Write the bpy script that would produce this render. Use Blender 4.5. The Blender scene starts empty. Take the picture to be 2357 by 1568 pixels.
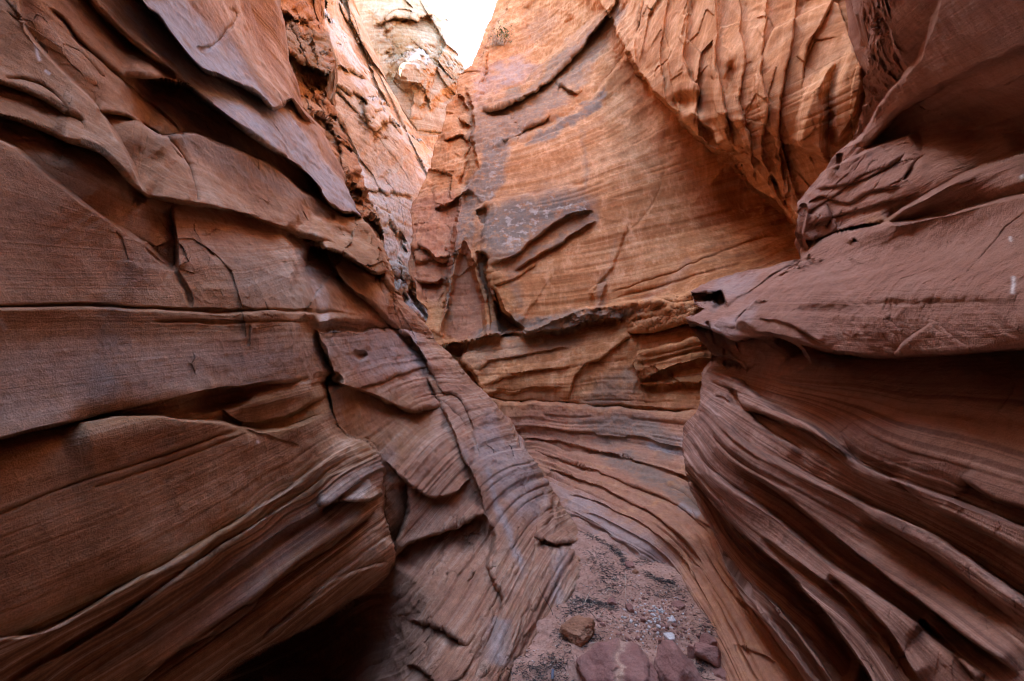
import bpy, bmesh, math, random
import numpy as np
from math import radians as R_
from mathutils import Vector, Matrix

# ------------------------------------------------------------------ camera, sky, sun, exposure
S = bpy.context.scene
COL = S.collection
CAM_H, PITCH, LENS = 1.70, 2.4, 16.0
cd = bpy.data.cameras.new('camera'); cam = bpy.data.objects.new('camera', cd); COL.objects.link(cam)
cam.location = (0, 0, CAM_H); cam.rotation_euler = (R_(90 - PITCH), 0, 0)
cd.lens = LENS; cd.sensor_width = 36; cd.clip_start = 0.02; cd.clip_end = 3000
S.camera = cam
SUN_EL, SUN_AZ = 45.0, 310.0          # azimuth clockwise from +Y: the sun stands beyond the left rim, every face in view is in shade
W = bpy.data.worlds.new('World'); S.world = W; W.use_nodes = True
nt = W.node_tree; bg = nt.nodes['Background']
sky = nt.nodes.new('ShaderNodeTexSky'); sky.sky_type = 'NISHITA'; sky.sun_disc = False
sky.sun_elevation = R_(SUN_EL); sky.sun_rotation = R_(SUN_AZ)
nt.links.new(sky.outputs[0], bg.inputs[0]); bg.inputs[1].default_value = 0.15
sd = bpy.data.lights.new('sun', 'SUN'); sd.energy = 3.5; sd.angle = R_(0.53); sd.color = (1, .95, .87)
so = bpy.data.objects.new('sun', sd); COL.objects.link(so)
a, e = R_(SUN_AZ), R_(SUN_EL)
so.rotation_euler = Vector((math.sin(a)*math.cos(e), math.cos(a)*math.cos(e), math.sin(e))).to_track_quat('Z', 'Y').to_euler()
S.view_settings.view_transform = 'Standard'; S.view_settings.look = 'None'
S.view_settings.exposure = 3.8; S.view_settings.gamma = 1
S.cycles.use_denoising = True; S.cycles.pixel_filter_type = 'BLACKMAN_HARRIS'; S.cycles.filter_width = 1.1
S.cycles.max_bounces = 10; S.cycles.diffuse_bounces = 8; S.cycles.glossy_bounces = 2
S.cycles.caustics_reflective = False; S.cycles.caustics_refractive = False
S.cycles.use_adaptive_sampling = True; S.cycles.adaptive_threshold = 0.02

# ------------------------------------------------------------------ numeric tools
K = 18.0 / LENS / 1178.5
CT, ST = math.cos(R_(PITCH)), math.sin(R_(PITCH))

def unproj(u, v, d):
    x = (u - 1178.5) * K; y = (784 - v) * K
    return np.stack([x * d, (CT + y * ST) * d, CAM_H + (-ST + y * CT) * d], -1)

def ground_d(u, v, z=0.0):
    y = (784 - v) * K
    return (CAM_H - z) / (ST - y * CT)

_rs = np.random.RandomState(7)
_T = _rs.rand(64, 64, 64).astype(np.float32) * 2 - 1

def vnoise(p):
    p = np.asarray(p, np.float32)
    i = np.floor(p).astype(np.int32); f = p - i
    f = f * f * f * (f * (f * 6 - 15) + 10)
    i &= 63; j = (i + 1) & 63
    x0, y0, z0 = i[..., 0], i[..., 1], i[..., 2]; x1, y1, z1 = j[..., 0], j[..., 1], j[..., 2]
    fx, fy, fz = f[..., 0], f[..., 1], f[..., 2]
    def lx(y, z): 
        a = _T[x0, y, z]; return a + (_T[x1, y, z] - a) * fx
    a = lx(y0, z0); a = a + (lx(y1, z0) - a) * fy
    b = lx(y0, z1); b = b + (lx(y1, z1) - b) * fy
    return a + (b - a) * fz

def fbm(p, octv=4, gain=.5, lac=2.03):
    s = 0; a = 1.0; p = np.array(p, np.float32)
    for k in range(octv):
        s = s + a * vnoise(p); a *= gain; p = p * lac + 17.31
    return s

def ridged(p, octv=3, gain=.5):
    s = 0; a = 1.0; p = np.array(p, np.float32)
    for k in range(octv):
        s = s + a * (1 - 2 * np.abs(vnoise(p))); a *= gain; p = p * 2.1 + 9.7
    return s

def facets(p, seed=0, tilt=.6):
    """piecewise planar blocks: each cell of a jittered lattice has its own tilted plane"""
    p = np.asarray(p, np.float32); i0 = np.floor(p).astype(np.int32)
    best = np.full(p.shape[:-1], 1e9, np.float32); val = np.zeros(p.shape[:-1], np.float32)
    for dx in (-1, 0, 1):
        for dy in (-1, 0, 1):
            for dz in (-1, 0, 1):
                c = (i0 + np.array([dx, dy, dz])); m = (c + seed * 13) & 63
                h = [_T[(m[..., 0] + 11 * k) & 63, (m[..., 1] + 23 * k) & 63, (m[..., 2] + 5 * k) & 63] for k in range(6)]
                q = p - (c + .5 + .42 * np.stack(h[:3], -1))
                dist = (q * q).sum(-1)
                vv = h[3] * .5 + tilt * (q[..., 0] * h[4] + q[..., 2] * h[5] + q[..., 1] * h[3])
                s = dist < best
                val = np.where(s, vv, val); best = np.where(s, dist, best)
    return val

def n1(x, seed=0):
    x = np.asarray(x, np.float32); z = np.zeros_like(x) + seed * 3.7
    return vnoise(np.stack([x, z + .5, z * .7 + .5], -1))

def tps(ctrl, u, v, step=10.0, lam=0.0):
    c = np.array(ctrl, float); n = len(c); x = c[:, :2] / 500.0; val = c[:, 2]
    def U(r2): return np.where(r2 > 1e-12, r2 * np.log(np.maximum(r2, 1e-12)), 0)
    r2 = ((x[:, None] - x[None]) ** 2).sum(-1)
    A = np.zeros((n + 3, n + 3)); A[:n, :n] = U(r2) + lam * np.eye(n); A[:n, n] = 1; A[:n, n + 1:] = x
    A[n, :n] = 1; A[n + 1:, :n] = x.T
    w = np.linalg.solve(A, np.concatenate([val, np.zeros(3)]))
    u0, u1, v0, v1 = u.min() - step, u.max() + 2 * step, v.min() - step, v.max() + 2 * step
    gu = np.arange(u0, u1, step); gv = np.arange(v0, v1, step)
    G = np.zeros((len(gv), len(gu)))
    for k, vv in enumerate(gv):
        q = np.stack([gu / 500, np.full_like(gu, vv / 500)], -1)
        G[k] = U(((q[:, None] - x[None]) ** 2).sum(-1)) @ w[:n] + w[n] + q @ w[n + 1:]
    return bil(G, (u - u0) / step, (v - v0) / step)

def bil(G, fu, fv):
    iu = np.clip(fu.astype(int), 0, G.shape[1] - 2); iv = np.clip(fv.astype(int), 0, G.shape[0] - 2)
    a = fu - iu; b = fv - iv
    return (G[iv, iu] * (1 - a) + G[iv, iu + 1] * a) * (1 - b) + (G[iv + 1, iu] * (1 - a) + G[iv + 1, iu + 1] * a) * b

def sstep(x, a, b):
    t = np.clip((x - a) / (b - a), 0, 1); return t * t * (3 - 2 * t)

def smooth_line(pts, n=6):
    p = np.array(pts, float)
    if len(p) < 3: return p
    q = np.vstack([2 * p[0] - p[1], p, 2 * p[-1] - p[-2]]); out = []
    for k in range(1, len(q) - 2):
        for t in np.linspace(0, 1, n, endpoint=False):
            a, b, c, d = q[k - 1], q[k], q[k + 1], q[k + 2]
            out.append(.5 * ((2 * b) + (c - a) * t + (2 * a - 5 * b + 4 * c - d) * t * t + (3 * b - a - 3 * c + d) * t ** 3))
    out.append(p[-1]); return np.array(out)

def line_field(u, v, pts, reach, sm=True):
    """signed distance (right-hand side positive), position 0..1 along; only inside the reach box"""
    p = smooth_line(pts, 4) if sm else np.array(pts, float)
    m = (u > p[:, 0].min() - reach) & (u < p[:, 0].max() + reach) & (v > p[:, 1].min() - reach) & (v < p[:, 1].max() + reach)
    uu, vv = u[m], v[m]
    best = np.full(uu.shape, 1e9); sg = np.ones(uu.shape); al = np.zeros(uu.shape)
    L = np.hypot(*(p[1:] - p[:-1]).T); cum = np.concatenate([[0], np.cumsum(L)])
    for k in range(len(p) - 1):
        a = p[k]; d = p[k + 1] - a; l2 = max(d @ d, 1e-9)
        t = np.clip(((uu - a[0]) * d[0] + (vv - a[1]) * d[1]) / l2, 0, 1)
        ex, ey = uu - a[0] - t * d[0], vv - a[1] - t * d[1]
        dd = ex * ex + ey * ey; s = dd < best
        cr = d[0] * (vv - a[1]) - d[1] * (uu - a[0])
        best = np.where(s, dd, best); sg = np.where(s, np.sign(cr), sg); al = np.where(s, cum[k] + t * L[k], al)
    return m, sg * np.sqrt(best), al / cum[-1]

def poly_sd(u, v, pts, sm=False):
    """signed distance to a closed polygon, positive inside"""
    p = np.array(pts, float)
    if sm: p = smooth_line(list(pts) + [pts[0]], 5)[:-1]
    best = np.full(u.shape, 1e9); ins = np.zeros(u.shape, bool); n = len(p)
    for k in range(n):
        a, b = p[k], p[(k + 1) % n]; d = b - a; l2 = max(d @ d, 1e-9)
        t = np.clip(((u - a[0]) * d[0] + (v - a[1]) * d[1]) / l2, 0, 1)
        best = np.minimum(best, (u - a[0] - t * d[0]) ** 2 + (v - a[1] - t * d[1]) ** 2)
        if abs(b[1] - a[1]) > 1e-9:
            c = (a[1] > v) != (b[1] > v)
            ins ^= c & (u < (b[0] - a[0]) * (v - a[1]) / (b[1] - a[1]) + a[0])
    return np.where(ins, 1, -1) * np.sqrt(best)

def apply_feats(D, u, v, feats):
    """feats: ('sc', pts, Ramp, Rfade, Lamp, Lfade[, w]) scarp; ('ck', pts, depth, width) crack; ('el', u, v, ru, rv, deg, amp) dome or hollow;
       ('em', polygon, amp, soft) raised or sunk panel.  Positive = away from the viewer."""
    for f in feats:
        if f[0] == 'sc':
            _, pts, ra, rf, la, lf = f[:6]; w = f[6] if len(f) > 6 else 3.0
            m, s, t = line_field(u, v, pts, 3.2 * max(rf, lf))
            if not m.any(): continue
            ta = f[7] if len(f) > 7 else .12
            tp = sstep(t, 0, ta) * sstep(1 - t, 0, ta) if ta is not True else 1.0
            k = sstep(s, -w, w)
            val = ra * np.exp(-(np.maximum(s, 0) / rf) ** 1.3) * k + la * np.exp(-(np.maximum(-s, 0) / lf) ** 1.3) * (1 - k)
            D[m] += val * tp
        elif f[0] == 'ck':
            _, pts, dep, wd = f
            m, s, t = line_field(u, v, pts, 4 * wd)
            D[m] += dep * np.exp(-(s / wd) ** 2) * sstep(t, 0, .1) * sstep(1 - t, 0, .1)
        elif f[0] == 'el':
            _, cu, cv, ru, rv, deg, amp = f
            c, s_ = math.cos(R_(deg)), math.sin(R_(deg))
            m = (abs(u - cu) < 2.6 * max(ru, rv)) & (abs(v - cv) < 2.6 * max(ru, rv))
            x, y = u[m] - cu, v[m] - cv
            q = ((x * c + y * s_) / ru) ** 2 + ((-x * s_ + y * c) / rv) ** 2
            D[m] += amp * np.exp(-q ** 1.5)
        elif f[0] == 'em':
            _, pts, amp, soft = f
            s = poly_sd(u, v, pts, True); D += amp * sstep(s, -soft * .5, soft)
    return D

def mask_polys(u, v, lst):
    """[(polygon, soft, strength)] -> 0..1"""
    M = np.zeros(u.shape)
    for pts, soft, st in lst:
        s = poly_sd(u, v, pts, True); M = np.maximum(M, st * sstep(s, -soft, soft))
    return M

def mask_lines(u, v, lst):
    M = np.zeros(u.shape)
    for pts, wd, st in lst:
        m, s, t = line_field(u, v, pts, 3 * wd)
        M[m] = np.maximum(M[m], st * np.exp(-(s / wd) ** 2) * sstep(t, 0, .1) * sstep(1 - t, 0, .1))
    return M

def normals(P):
    du = np.gradient(P, axis=1); dv = np.gradient(P, axis=0)
    n = np.cross(dv, du); n /= np.maximum(np.linalg.norm(n, axis=-1, keepdims=True), 1e-9)
    return n

def grid_mesh(name, P, mat, attrs=None, back=True):
    nv, nu = P.shape[:2]; me = bpy.data.meshes.new(name)
    def quads(a, b, o): 
        idx = o + np.arange(a * b).reshape(a, b); return np.stack([idx[:-1, :-1], idx[1:, :-1], idx[1:, 1:], idx[:-1, 1:]], -1).reshape(-1, 4)
    q = quads(nv, nu, 0); P3 = P.reshape(-1, 3)
    if back:                                            # rear sheet for thickness, added against light leaks: coarse, 0.5 to 1.8 m behind the front
        iv = np.unique(np.append(np.arange(0, nv, 6), nv - 1)); iu = np.unique(np.append(np.arange(0, nu, 6), nu - 1))
        B = P[np.ix_(iv, iu)]; r = B - np.array([0, 0, CAM_H]); r[..., 2] *= .5; dist = np.linalg.norm(r, axis=-1, keepdims=True)
        B = B + r / dist * np.clip(.3 * dist, .5, 1.8)
        q = np.concatenate([q, quads(len(iv), len(iu), nv * nu)[:, ::-1]]); P3 = np.concatenate([P3, B.reshape(-1, 3)])
        attrs = {k: np.concatenate([a.ravel(), a[np.ix_(iv, iu)].ravel()]) for k, a in (attrs or {}).items()}
    me.vertices.add(len(P3)); me.vertices.foreach_set('co', P3.astype(np.float32).ravel())
    me.loops.add(q.size); me.loops.foreach_set('vertex_index', np.ascontiguousarray(q, np.int32).ravel())
    me.polygons.add(len(q)); me.polygons.foreach_set('loop_start', np.arange(0, q.size, 4, dtype=np.int32))
    me.polygons.foreach_set('use_smooth', np.ones(len(q), bool))
    for k, a in (attrs or {}).items():
        at = me.attributes.new(k, 'FLOAT', 'POINT'); at.data.foreach_set('value', a.astype(np.float32).ravel())
    me.update(); me.validate(); me.materials.append(mat)
    o = bpy.data.objects.new(name, me); COL.objects.link(o); return o

def prop(o, label=None, cat=None, group=None, kind=None):
    if label: o['label'] = label
    if cat: o['category'] = cat
    if group: o['group'] = group
    if kind: o['kind'] = kind
    return o

# ------------------------------------------------------------------ materials
class NT:
    def __init__(s, m): s.t = m.node_tree; s.n = s.t.nodes
    def lk(s, a, b): s.t.links.new(a, b)
    def new(s, typ, **kw):
        x = s.n.new(typ)
        for k, v in kw.items(): setattr(x, k, v)
        return x
    def val(s, sock, x):
        if hasattr(x, 'is_output'): s.lk(x, sock)
        else: sock.default_value = x
    def math(s, op, a, b=0.0, c=None, clamp=False):
        x = s.new('ShaderNodeMath', operation=op, use_clamp=clamp); s.val(x.inputs[0], a); s.val(x.inputs[1], b)
        if c is not None: s.val(x.inputs[2], c)
        return x.outputs[0]
    def attr(s, name): return s.new('ShaderNodeAttribute', attribute_name=name).outputs['Fac']
    def noise(s, vec, scale=5, det=3, rough=.55):
        x = s.new('ShaderNodeTexNoise'); s.val(x.inputs['Vector'], vec); x.inputs['Scale'].default_value = scale
        x.inputs['Detail'].default_value = det; x.inputs['Roughness'].default_value = rough; return x.outputs['Fac']
    def comb(s, x, y, z):
        c = s.new('ShaderNodeCombineXYZ'); s.val(c.inputs[0], x); s.val(c.inputs[1], y); s.val(c.inputs[2], z); return c.outputs[0]
    def ramp(s, fac, stops):
        x = s.new('ShaderNodeValToRGB'); s.val(x.inputs[0], fac); el = x.color_ramp.elements
        while len(el) < len(stops): el.new(.5)
        for k, (p, c) in enumerate(stops):
            el[k].position = p; el[k].color = (*c, 1) if len(c) == 3 else c
        return x.outputs[0]
    def mix(s, fac, a, b, mode='MIX'):
        x = s.new('ShaderNodeMix', data_type='RGBA', blend_type=mode); s.val(x.inputs[0], fac)
        for k, c in ((6, a), (7, b)):
            s.val(x.inputs[k], (*c, 1) if isinstance(c, tuple) else c)
        return x.outputs[2]
    def rng(s, x, a, b, c=0., d=1.):
        m = s.new('ShaderNodeMapRange'); s.val(m.inputs[0], x); m.inputs[1].default_value = a; m.inputs[2].default_value = b
        m.inputs[3].default_value = c; m.inputs[4].default_value = d; return m.outputs[0]

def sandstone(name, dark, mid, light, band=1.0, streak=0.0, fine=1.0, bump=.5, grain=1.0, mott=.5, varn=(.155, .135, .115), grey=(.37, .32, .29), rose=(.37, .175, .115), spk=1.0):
    m = bpy.data.materials.new(name); m.use_nodes = True; t = NT(m); b = t.n['Principled BSDF']
    tc = t.new('ShaderNodeTexCoord'); obj = tc.outputs['Object']
    sx = t.new('ShaderNodeSeparateXYZ'); t.lk(obj, sx.inputs[0])
    s = t.attr('strata')
    wob = t.noise(obj, 1.3, 3)
    s2 = t.math('ADD', s, t.math('MULTIPLY', wob, .03))
    along = t.math('ADD', t.math('MULTIPLY', sx.outputs[0], .16), t.math('MULTIPLY', sx.outputs[1], .16))
    b1 = t.noise(t.comb(t.math('MULTIPLY', s2, 1.7), along, 0.0), 1.0, 2)
    b2 = t.noise(t.comb(t.math('MULTIPLY', s2, 7.0), along, 3.1), 1.0, 3)
    b3 = t.noise(t.comb(t.math('MULTIPLY', s2, 15.0), t.math('MULTIPLY', along, 2.0), 7.7), 1.0, 2, .55)
    mot = t.noise(obj, 2.2, 5, .6)
    f = t.math('ADD', t.math('MULTIPLY', b1, .40), t.math('MULTIPLY', b2, .36))
    f = t.math('ADD', f, t.math('MULTIPLY', b3, .24))
    f = t.math('ADD', t.math('MULTIPLY', t.math('SUBTRACT', f, .5), t.math('ADD', .9 * band, t.math('MULTIPLY', t.attr('band'), 1.6 * band))), .5)
    f = t.math('ADD', f, t.math('MULTIPLY', t.math('SUBTRACT', mot, .5), mott))
    col = t.ramp(f, [(.18, dark), (.5, mid), (.82, light)])
    b4 = t.noise(t.comb(t.math('MULTIPLY', s2, 12.0), along, 15.3), 1.0, 2, .7); pat = t.noise(obj, 1.1, 3)
    b6 = t.noise(t.comb(t.math('MULTIPLY', s2, 21.0), along, 25.3), 1.0, 1, .5)
    b4 = t.math('ADD', t.math('MULTIPLY', b4, .62), t.math('MULTIPLY', b6, .38))
    k4 = t.math('MULTIPLY', t.rng(b4, .53, .61), t.math('MULTIPLY', t.attr('band'), t.rng(pat, .38, .62)))
    col = t.mix(t.math('MULTIPLY', k4, .9), col, tuple(min(.8, c * 1.12 + .03) for c in light))
    k5 = t.math('MULTIPLY', t.rng(b4, .47, .39), t.math('MULTIPLY', t.attr('band'), .7)); col = t.mix(k5, col, tuple(c * .75 for c in dark))
    if streak:
        st = t.noise(t.comb(t.math('MULTIPLY', sx.outputs[0], 5.0), t.math('MULTIPLY', sx.outputs[1], 5.0), t.math('MULTIPLY', sx.outputs[2], .16)), 1.0, 3, .6)
        st2 = t.noise(t.comb(t.math('MULTIPLY', sx.outputs[0], 22.0), t.math('MULTIPLY', sx.outputs[1], 22.0), t.math('MULTIPLY', sx.outputs[2], .35)), 1.0, 2, .6)
        k = t.rng(t.math('ADD', t.math('MULTIPLY', st, .65), t.math('MULTIPLY', st2, .35)), .38, .64, -1, 1)
        col = t.mix(t.math('MULTIPLY', t.math('MAXIMUM', k, 0.0), .55 * streak), col, tuple(min(1, c * 1.35 + .02) for c in light))
        col = t.mix(t.math('MULTIPLY', t.math('MAXIMUM', t.math('MULTIPLY', k, -1.0), 0.0), .5 * streak), col, tuple(c * .8 for c in dark))
    # stains and painted tints with a shape of their own
    br = t.noise(obj, 9.0, 6, .68); brl = t.noise(obj, 30.0, 4, .7)
    def stain_tint(nm, c, lo=.32, hi=.62, mx=.9, base=None):
        nonlocal col
        k = t.math('MULTIPLY', t.attr(nm), t.rng(base or br, lo, hi))
        k = t.math('MULTIPLY', k, mx, clamp=True); col = t.mix(k, col, c)
    stain_tint('rose', rose, .15, .5, .7)
    stain_tint('ochre', (.33, .17, .06), .2, .6, .8)
    stain_tint('varnish_dark', varn, .25, .52, .95)
    lich = t.rng(t.noise(obj, 11.0, 2.5, .55), .55, .66)
    k = t.math('MULTIPLY', t.attr('lichen'), lich); col = t.mix(k, col, (.43, .36, .28))
    stain_tint('grey', grey, .2, .5, .95)
    stain_tint('pale', (.72, .66, .58), .3, .5, 1.0, brl)
    gr = t.noise(obj, 220.0, 2, .6)
    col = t.mix(1.0, col, t.ramp(gr, [(.25, (.78,) * 3), (.75, (1.18,) * 3)]), 'MULTIPLY')
    sp = t.noise(obj, 26.0, 9, .74)
    col = t.mix(1.0, col, t.ramp(sp, [(.30, (1 - .34 * spk,) * 3), (.5, (1.0,) * 3), (.70, (1 + .3 * spk,) * 3)]), 'MULTIPLY')
    t.lk(col, b.inputs['Base Color'])
    b.inputs['Roughness'].default_value = .92; b.inputs['Specular IOR Level'].default_value = .22
    bp = t.new('ShaderNodeBump'); bp.inputs['Strength'].default_value = bump * 1.25; bp.inputs['Distance'].default_value = .018
    g1 = sp
    h = t.math('ADD', t.math('MULTIPLY', b3, .9 * fine), t.math('MULTIPLY', g1, .9 * grain))
    h = t.math('ADD', h, t.math('MULTIPLY', gr, .22 * grain))
    t.lk(h, bp.inputs['Height']); t.lk(bp.outputs[0], b.inputs['Normal'])
    return m

RED_D, RED_M, RED_L = (.27, .098, .042), (.43, .185, .088), (.56, .30, .165)
M_LEFT = sandstone('banded_sandstone', (.20, .09, .043), (.41, .21, .102), (.61, .43, .285), 1.0, 0, .4, .55, 1.2, 1.0, spk=.8)
M_MID = sandstone('crumbly_sandstone', (.25, .10, .042), (.44, .21, .09), (.54, .32, .17), .8, .3, .6, .8, 1.4, .5, (.27, .215, .14), (.42, .36, .31))
M_CEN = sandstone('streaked_sandstone', (.33, .115, .037), (.52, .232, .084), (.62, .35, .17), 1.0, .8, .4, .4, .8, .25, (.20, .165, .125), spk=.5)
M_RIGHT = sandstone('polished_sandstone', (.20, .092, .06), (.335, .168, .108), (.47, .28, .20), 1.0, 0, .6, .5, spk=.6)
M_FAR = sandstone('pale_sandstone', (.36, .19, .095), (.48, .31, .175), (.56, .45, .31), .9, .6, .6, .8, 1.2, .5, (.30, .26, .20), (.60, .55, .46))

# ------------------------------------------------------------------ rock sheets
ATTRS = ('varnish_dark', 'lichen', 'ochre', 'grey', 'pale', 'rose', 'band')

def lerp_tab(tab):
    t = np.array(tab, float); return lambda v: np.interp(v, t[:, 1], t[:, 0])

def strata_ctrl(lines):
    out = []
    for val, pts in lines:
        for p in smooth_line(pts, 2): out.append((p[0], p[1], val))
    return out

def sheet(uL, uR, v0, v1, nu, nv, ctrl, strata, feats, masks, relief, noise_amp, wobble=5.0, backs=(), extra=None, seed=0, band=None, rw=(.5, .3, .2, .0)):
    V = np.linspace(v0, v1, nv); s = np.linspace(0, 1, nu)
    l, r = uL(V), uR(V)
    u = l[:, None] + (r - l)[:, None] * s[None]; v = np.repeat(V[:, None], nu, 1)
    D = 1.0 / np.clip(tps([(a, b, 1.0 / c) for a, b, c in ctrl], u, v, lam=1e-4), .012, 1.3)
    P0 = unproj(u, v, D)
    wn = fbm(P0 * 3.0 + seed, 4); wn2 = fbm(P0 * 3.0 + 40 + seed, 4)
    uw, vw = u + wobble * wn, v + wobble * wn2
    st = tps(strata_ctrl(strata), u, v, lam=8e-3)
    for poly, ctrl2, soft, (rr, ra), str2 in backs:           # a farther surface behind a nearer nose
        D2 = 1.0 / np.clip(tps([(a, b, 1.0 / c) for a, b, c in ctrl2], u, v, lam=1e-4), .012, 1.3)
        sd_ = poly_sd(uw, vw, poly); k = sstep(sd_, -soft, soft)
        q = np.clip(1 + sd_ / rr, 0, 1)
        D = D + ra * (1 - np.sqrt(np.clip(1 - q * q, 0, 1))) * (k < .5)
        D = D * (1 - k) + D2 * k
        st = st * (1 - k) + tps(strata_ctrl(str2), u, v, lam=8e-3) * k
    D = apply_feats(D, uw, vw, feats)
    if extra is not None: D = D - extra(P0, u, v)
    P = unproj(u, v, D)
    stw = st + .015 * fbm(P * 1.1 + seed, 3)
    n = normals(P)
    A = relief(u, v) if callable(relief) else relief
    th = lambda x: np.tanh(2.6 * x)
    rel = rw[0] * n1(stw * 2.3, 1 + seed) + rw[1] * th(n1(stw * 5.1, 2 + seed)) + rw[2] * th(n1(stw * 11, 3 + seed)) + rw[3] * n1(stw * 21, 4 + seed)
    rel = rel * (.55 + .45 * fbm(P * .9 + 5 + seed, 2))
    sc = np.clip(D / 2.5, .35, 3)
    brk = fbm(P * np.array([1.3, 1.3, 3.0]) + 9 + seed, 3)
    gro = np.exp(-(n1(stw * 3.1, 6 + seed) / .10) ** 2) * sstep(brk, -.05, .35) + .6 * np.exp(-(n1(stw * 7.7, 7 + seed) / .2) ** 2) * sstep(-brk, .0, .4)
    disp = A * (rel - .75 * gro) * sc
    noise_amp = noise_amp(u, v) if callable(noise_amp) else noise_amp
    disp = disp + noise_amp * sc * (.6 * fbm(P * 2.1 / sc.mean() + seed, 5, .5) + .16 * ridged(P * 9 + seed, 3))
    P = P + n * disp[..., None]
    at = {'strata': st}
    for k in ATTRS: at[k] = np.zeros(u.shape)
    for k, (pl, ln) in masks.items():
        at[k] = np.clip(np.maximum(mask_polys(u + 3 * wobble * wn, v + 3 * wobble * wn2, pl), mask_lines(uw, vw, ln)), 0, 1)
    at['band'] = band(u, v) if band else np.full(u.shape, .5)
    return P, at, u, v

def cat(parts_P, parts_a, axis):
    P = np.concatenate(parts_P, axis); a = {k: np.concatenate([x[k] for x in parts_a], axis) for k in parts_a[0]}
    return P, a

def extrude(P, at, side, fn, n, svec):
    """continue a grid past one border: fn(edge points, t in 0..1) -> points; svec = strata change per metre of height"""
    ed = {'top': P[0], 'left': P[:, 0], 'right': P[:, -1], 'bottom': P[-1]}[side]
    ea = {k: {'top': x[0], 'left': x[:, 0], 'right': x[:, -1], 'bottom': x[-1]}[side] for k, x in at.items()}
    T = np.linspace(0, 1, n + 1)[1:]
    Q = [fn(ed, t) for t in T]
    for k in range(n):
        w = min(1, 3 * T[k]); Q[k] = Q[k] + w * .12 * np.stack([fbm(Q[k] * .9, 4), fbm(Q[k] * .9 + 31, 4), .3 * fbm(Q[k] * .9 + 77, 3)], -1)
    B = [{x: (ea[x] + (svec * (Q[k][..., 2] - ed[..., 2]) if x == 'strata' else 0)) for x in ea} for k in range(n)]
    if side in ('top', 'left'): Q = Q[::-1]; B = B[::-1]
    ax = 0 if side in ('top', 'bottom') else 1
    Q = np.stack(Q, ax); B = {x: np.stack([b[x] for b in B], ax) for x in ea}
    return cat([Q, P], [B, at], ax) if side in ('top', 'left') else cat([P, Q], [at, B], ax)

def rise(ztop, leanx, leany=0.0):
    def f(e, t):
        zt = ztop(e) if callable(ztop) else ztop
        z = e[..., 2] + (np.maximum(zt, e[..., 2] + .5) - e[..., 2]) * t; q = e.copy()
        h = z - e[..., 2]; q[..., 0] = e[..., 0] + leanx * h; q[..., 1] = e[..., 1] + leany * h; q[..., 2] = z; return q
    return f

def shift(vec, curve=None):
    vec = np.array(vec, float); cv = np.array(curve if curve is not None else (0, 0, 0), float)
    return lambda e, t: e + vec * t + cv * t * t

# ---------------- left wall: a near bulging wall, its nose, the undercut and the banded ribs behind it
L_sil = lerp_tab([(575,-150),(575,0),(598,70),(622,140),(650,205),(690,240),(712,290),(745,345),(770,410),(800,460),(824,492),(852,525),(872,565),
    (888,600),(889,622),(893,650),(909,680),(916,692),(949,722),(984,752),(1019,797),(1059,857),(1089,892),(1139,942),(1179,992),(1214,1047),(1254,1092),
    (1304,1172),(1318,1195),(1330,1222),(1339,1250),(1331,1262),(1342,1290),(1340,1314),(1320,1354),(1300,1384),(1283,1419),(1262,1454),(1248,1500),(1213,1530),(1180,1556),(1140,1600),(1090,1660),(1060,1720)])
_up = [(-150,-150,1.35),(0,-150,1.6),(300,-150,2.3),(575,-150,3.9),(-150,0,1.28),(0,0,1.5),(250,0,2.0),(450,0,2.8),(590,0,4.0),
    (-150,150,1.2),(0,150,1.4),(200,150,1.72),(420,150,2.4),(620,150,4.0),(-150,300,1.1),(0,300,1.28),(200,300,1.58),(400,300,2.05),(600,300,2.9),(715,300,4.4),
    (-150,450,1.05),(0,450,1.2),(200,450,1.45),(400,450,1.85),(600,450,2.6),(795,450,4.5),(-150,600,1.0),(0,600,1.15),(300,600,1.55),(600,600,2.25),(780,600,3.2),(880,600,4.1),
    (-150,740,.98),(0,740,1.1),(400,740,1.65),(690,740,2.42),(800,740,3.1),(900,720,4.3),(985,752,5.0),(-150,870,.96),(0,870,1.08),(400,870,1.6),(690,870,2.35),(830,870,3.15),(950,870,4.0),(1060,860,4.7)]
_nose = [(-150,1000,.95),(0,1000,1.07),(400,1000,1.57),(690,1000,2.25),(800,1000,2.55),(-150,1200,.95),(0,1200,1.07),(400,1200,1.52),(700,1200,2.15),(880,1100,2.62),(890,1280,2.62),
    (-150,1400,.98),(0,1400,1.08),(400,1400,1.55),(640,1400,2.02),(800,1370,2.42),(0,1568,1.1),(-150,1568,1.0),(300,1568,1.5),(520,1540,1.9),(-150,1720,1.05),(300,1720,1.6)]
_back = [(790,960,2.85),(880,1000,3.2),(960,960,3.75),(1050,960,4.05),(1120,940,4.4),(1175,995,4.35),(900,1100,3.08),(1000,1080,3.35),(1100,1090,3.55),(1250,1095,4.1),(930,1230,3.1),(1050,1230,3.2),(1180,1200,3.3),(1300,1175,3.85),(1335,1250,3.5),(850,1400,3.15),(980,1350,2.8),(1120,1350,2.72),(1230,1330,2.8),(1318,1345,2.9),(700,1480,3.5),(820,1500,3.2),(950,1500,2.55),(1080,1480,2.28),(1190,1480,2.34),(1248,1480,2.42),(600,1600,3.2),(800,1600,2.9),(950,1600,2.25),(1080,1580,2.0),(1150,1585,2.08),(1000,1720,1.75),(500,1720,2.2)]
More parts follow.
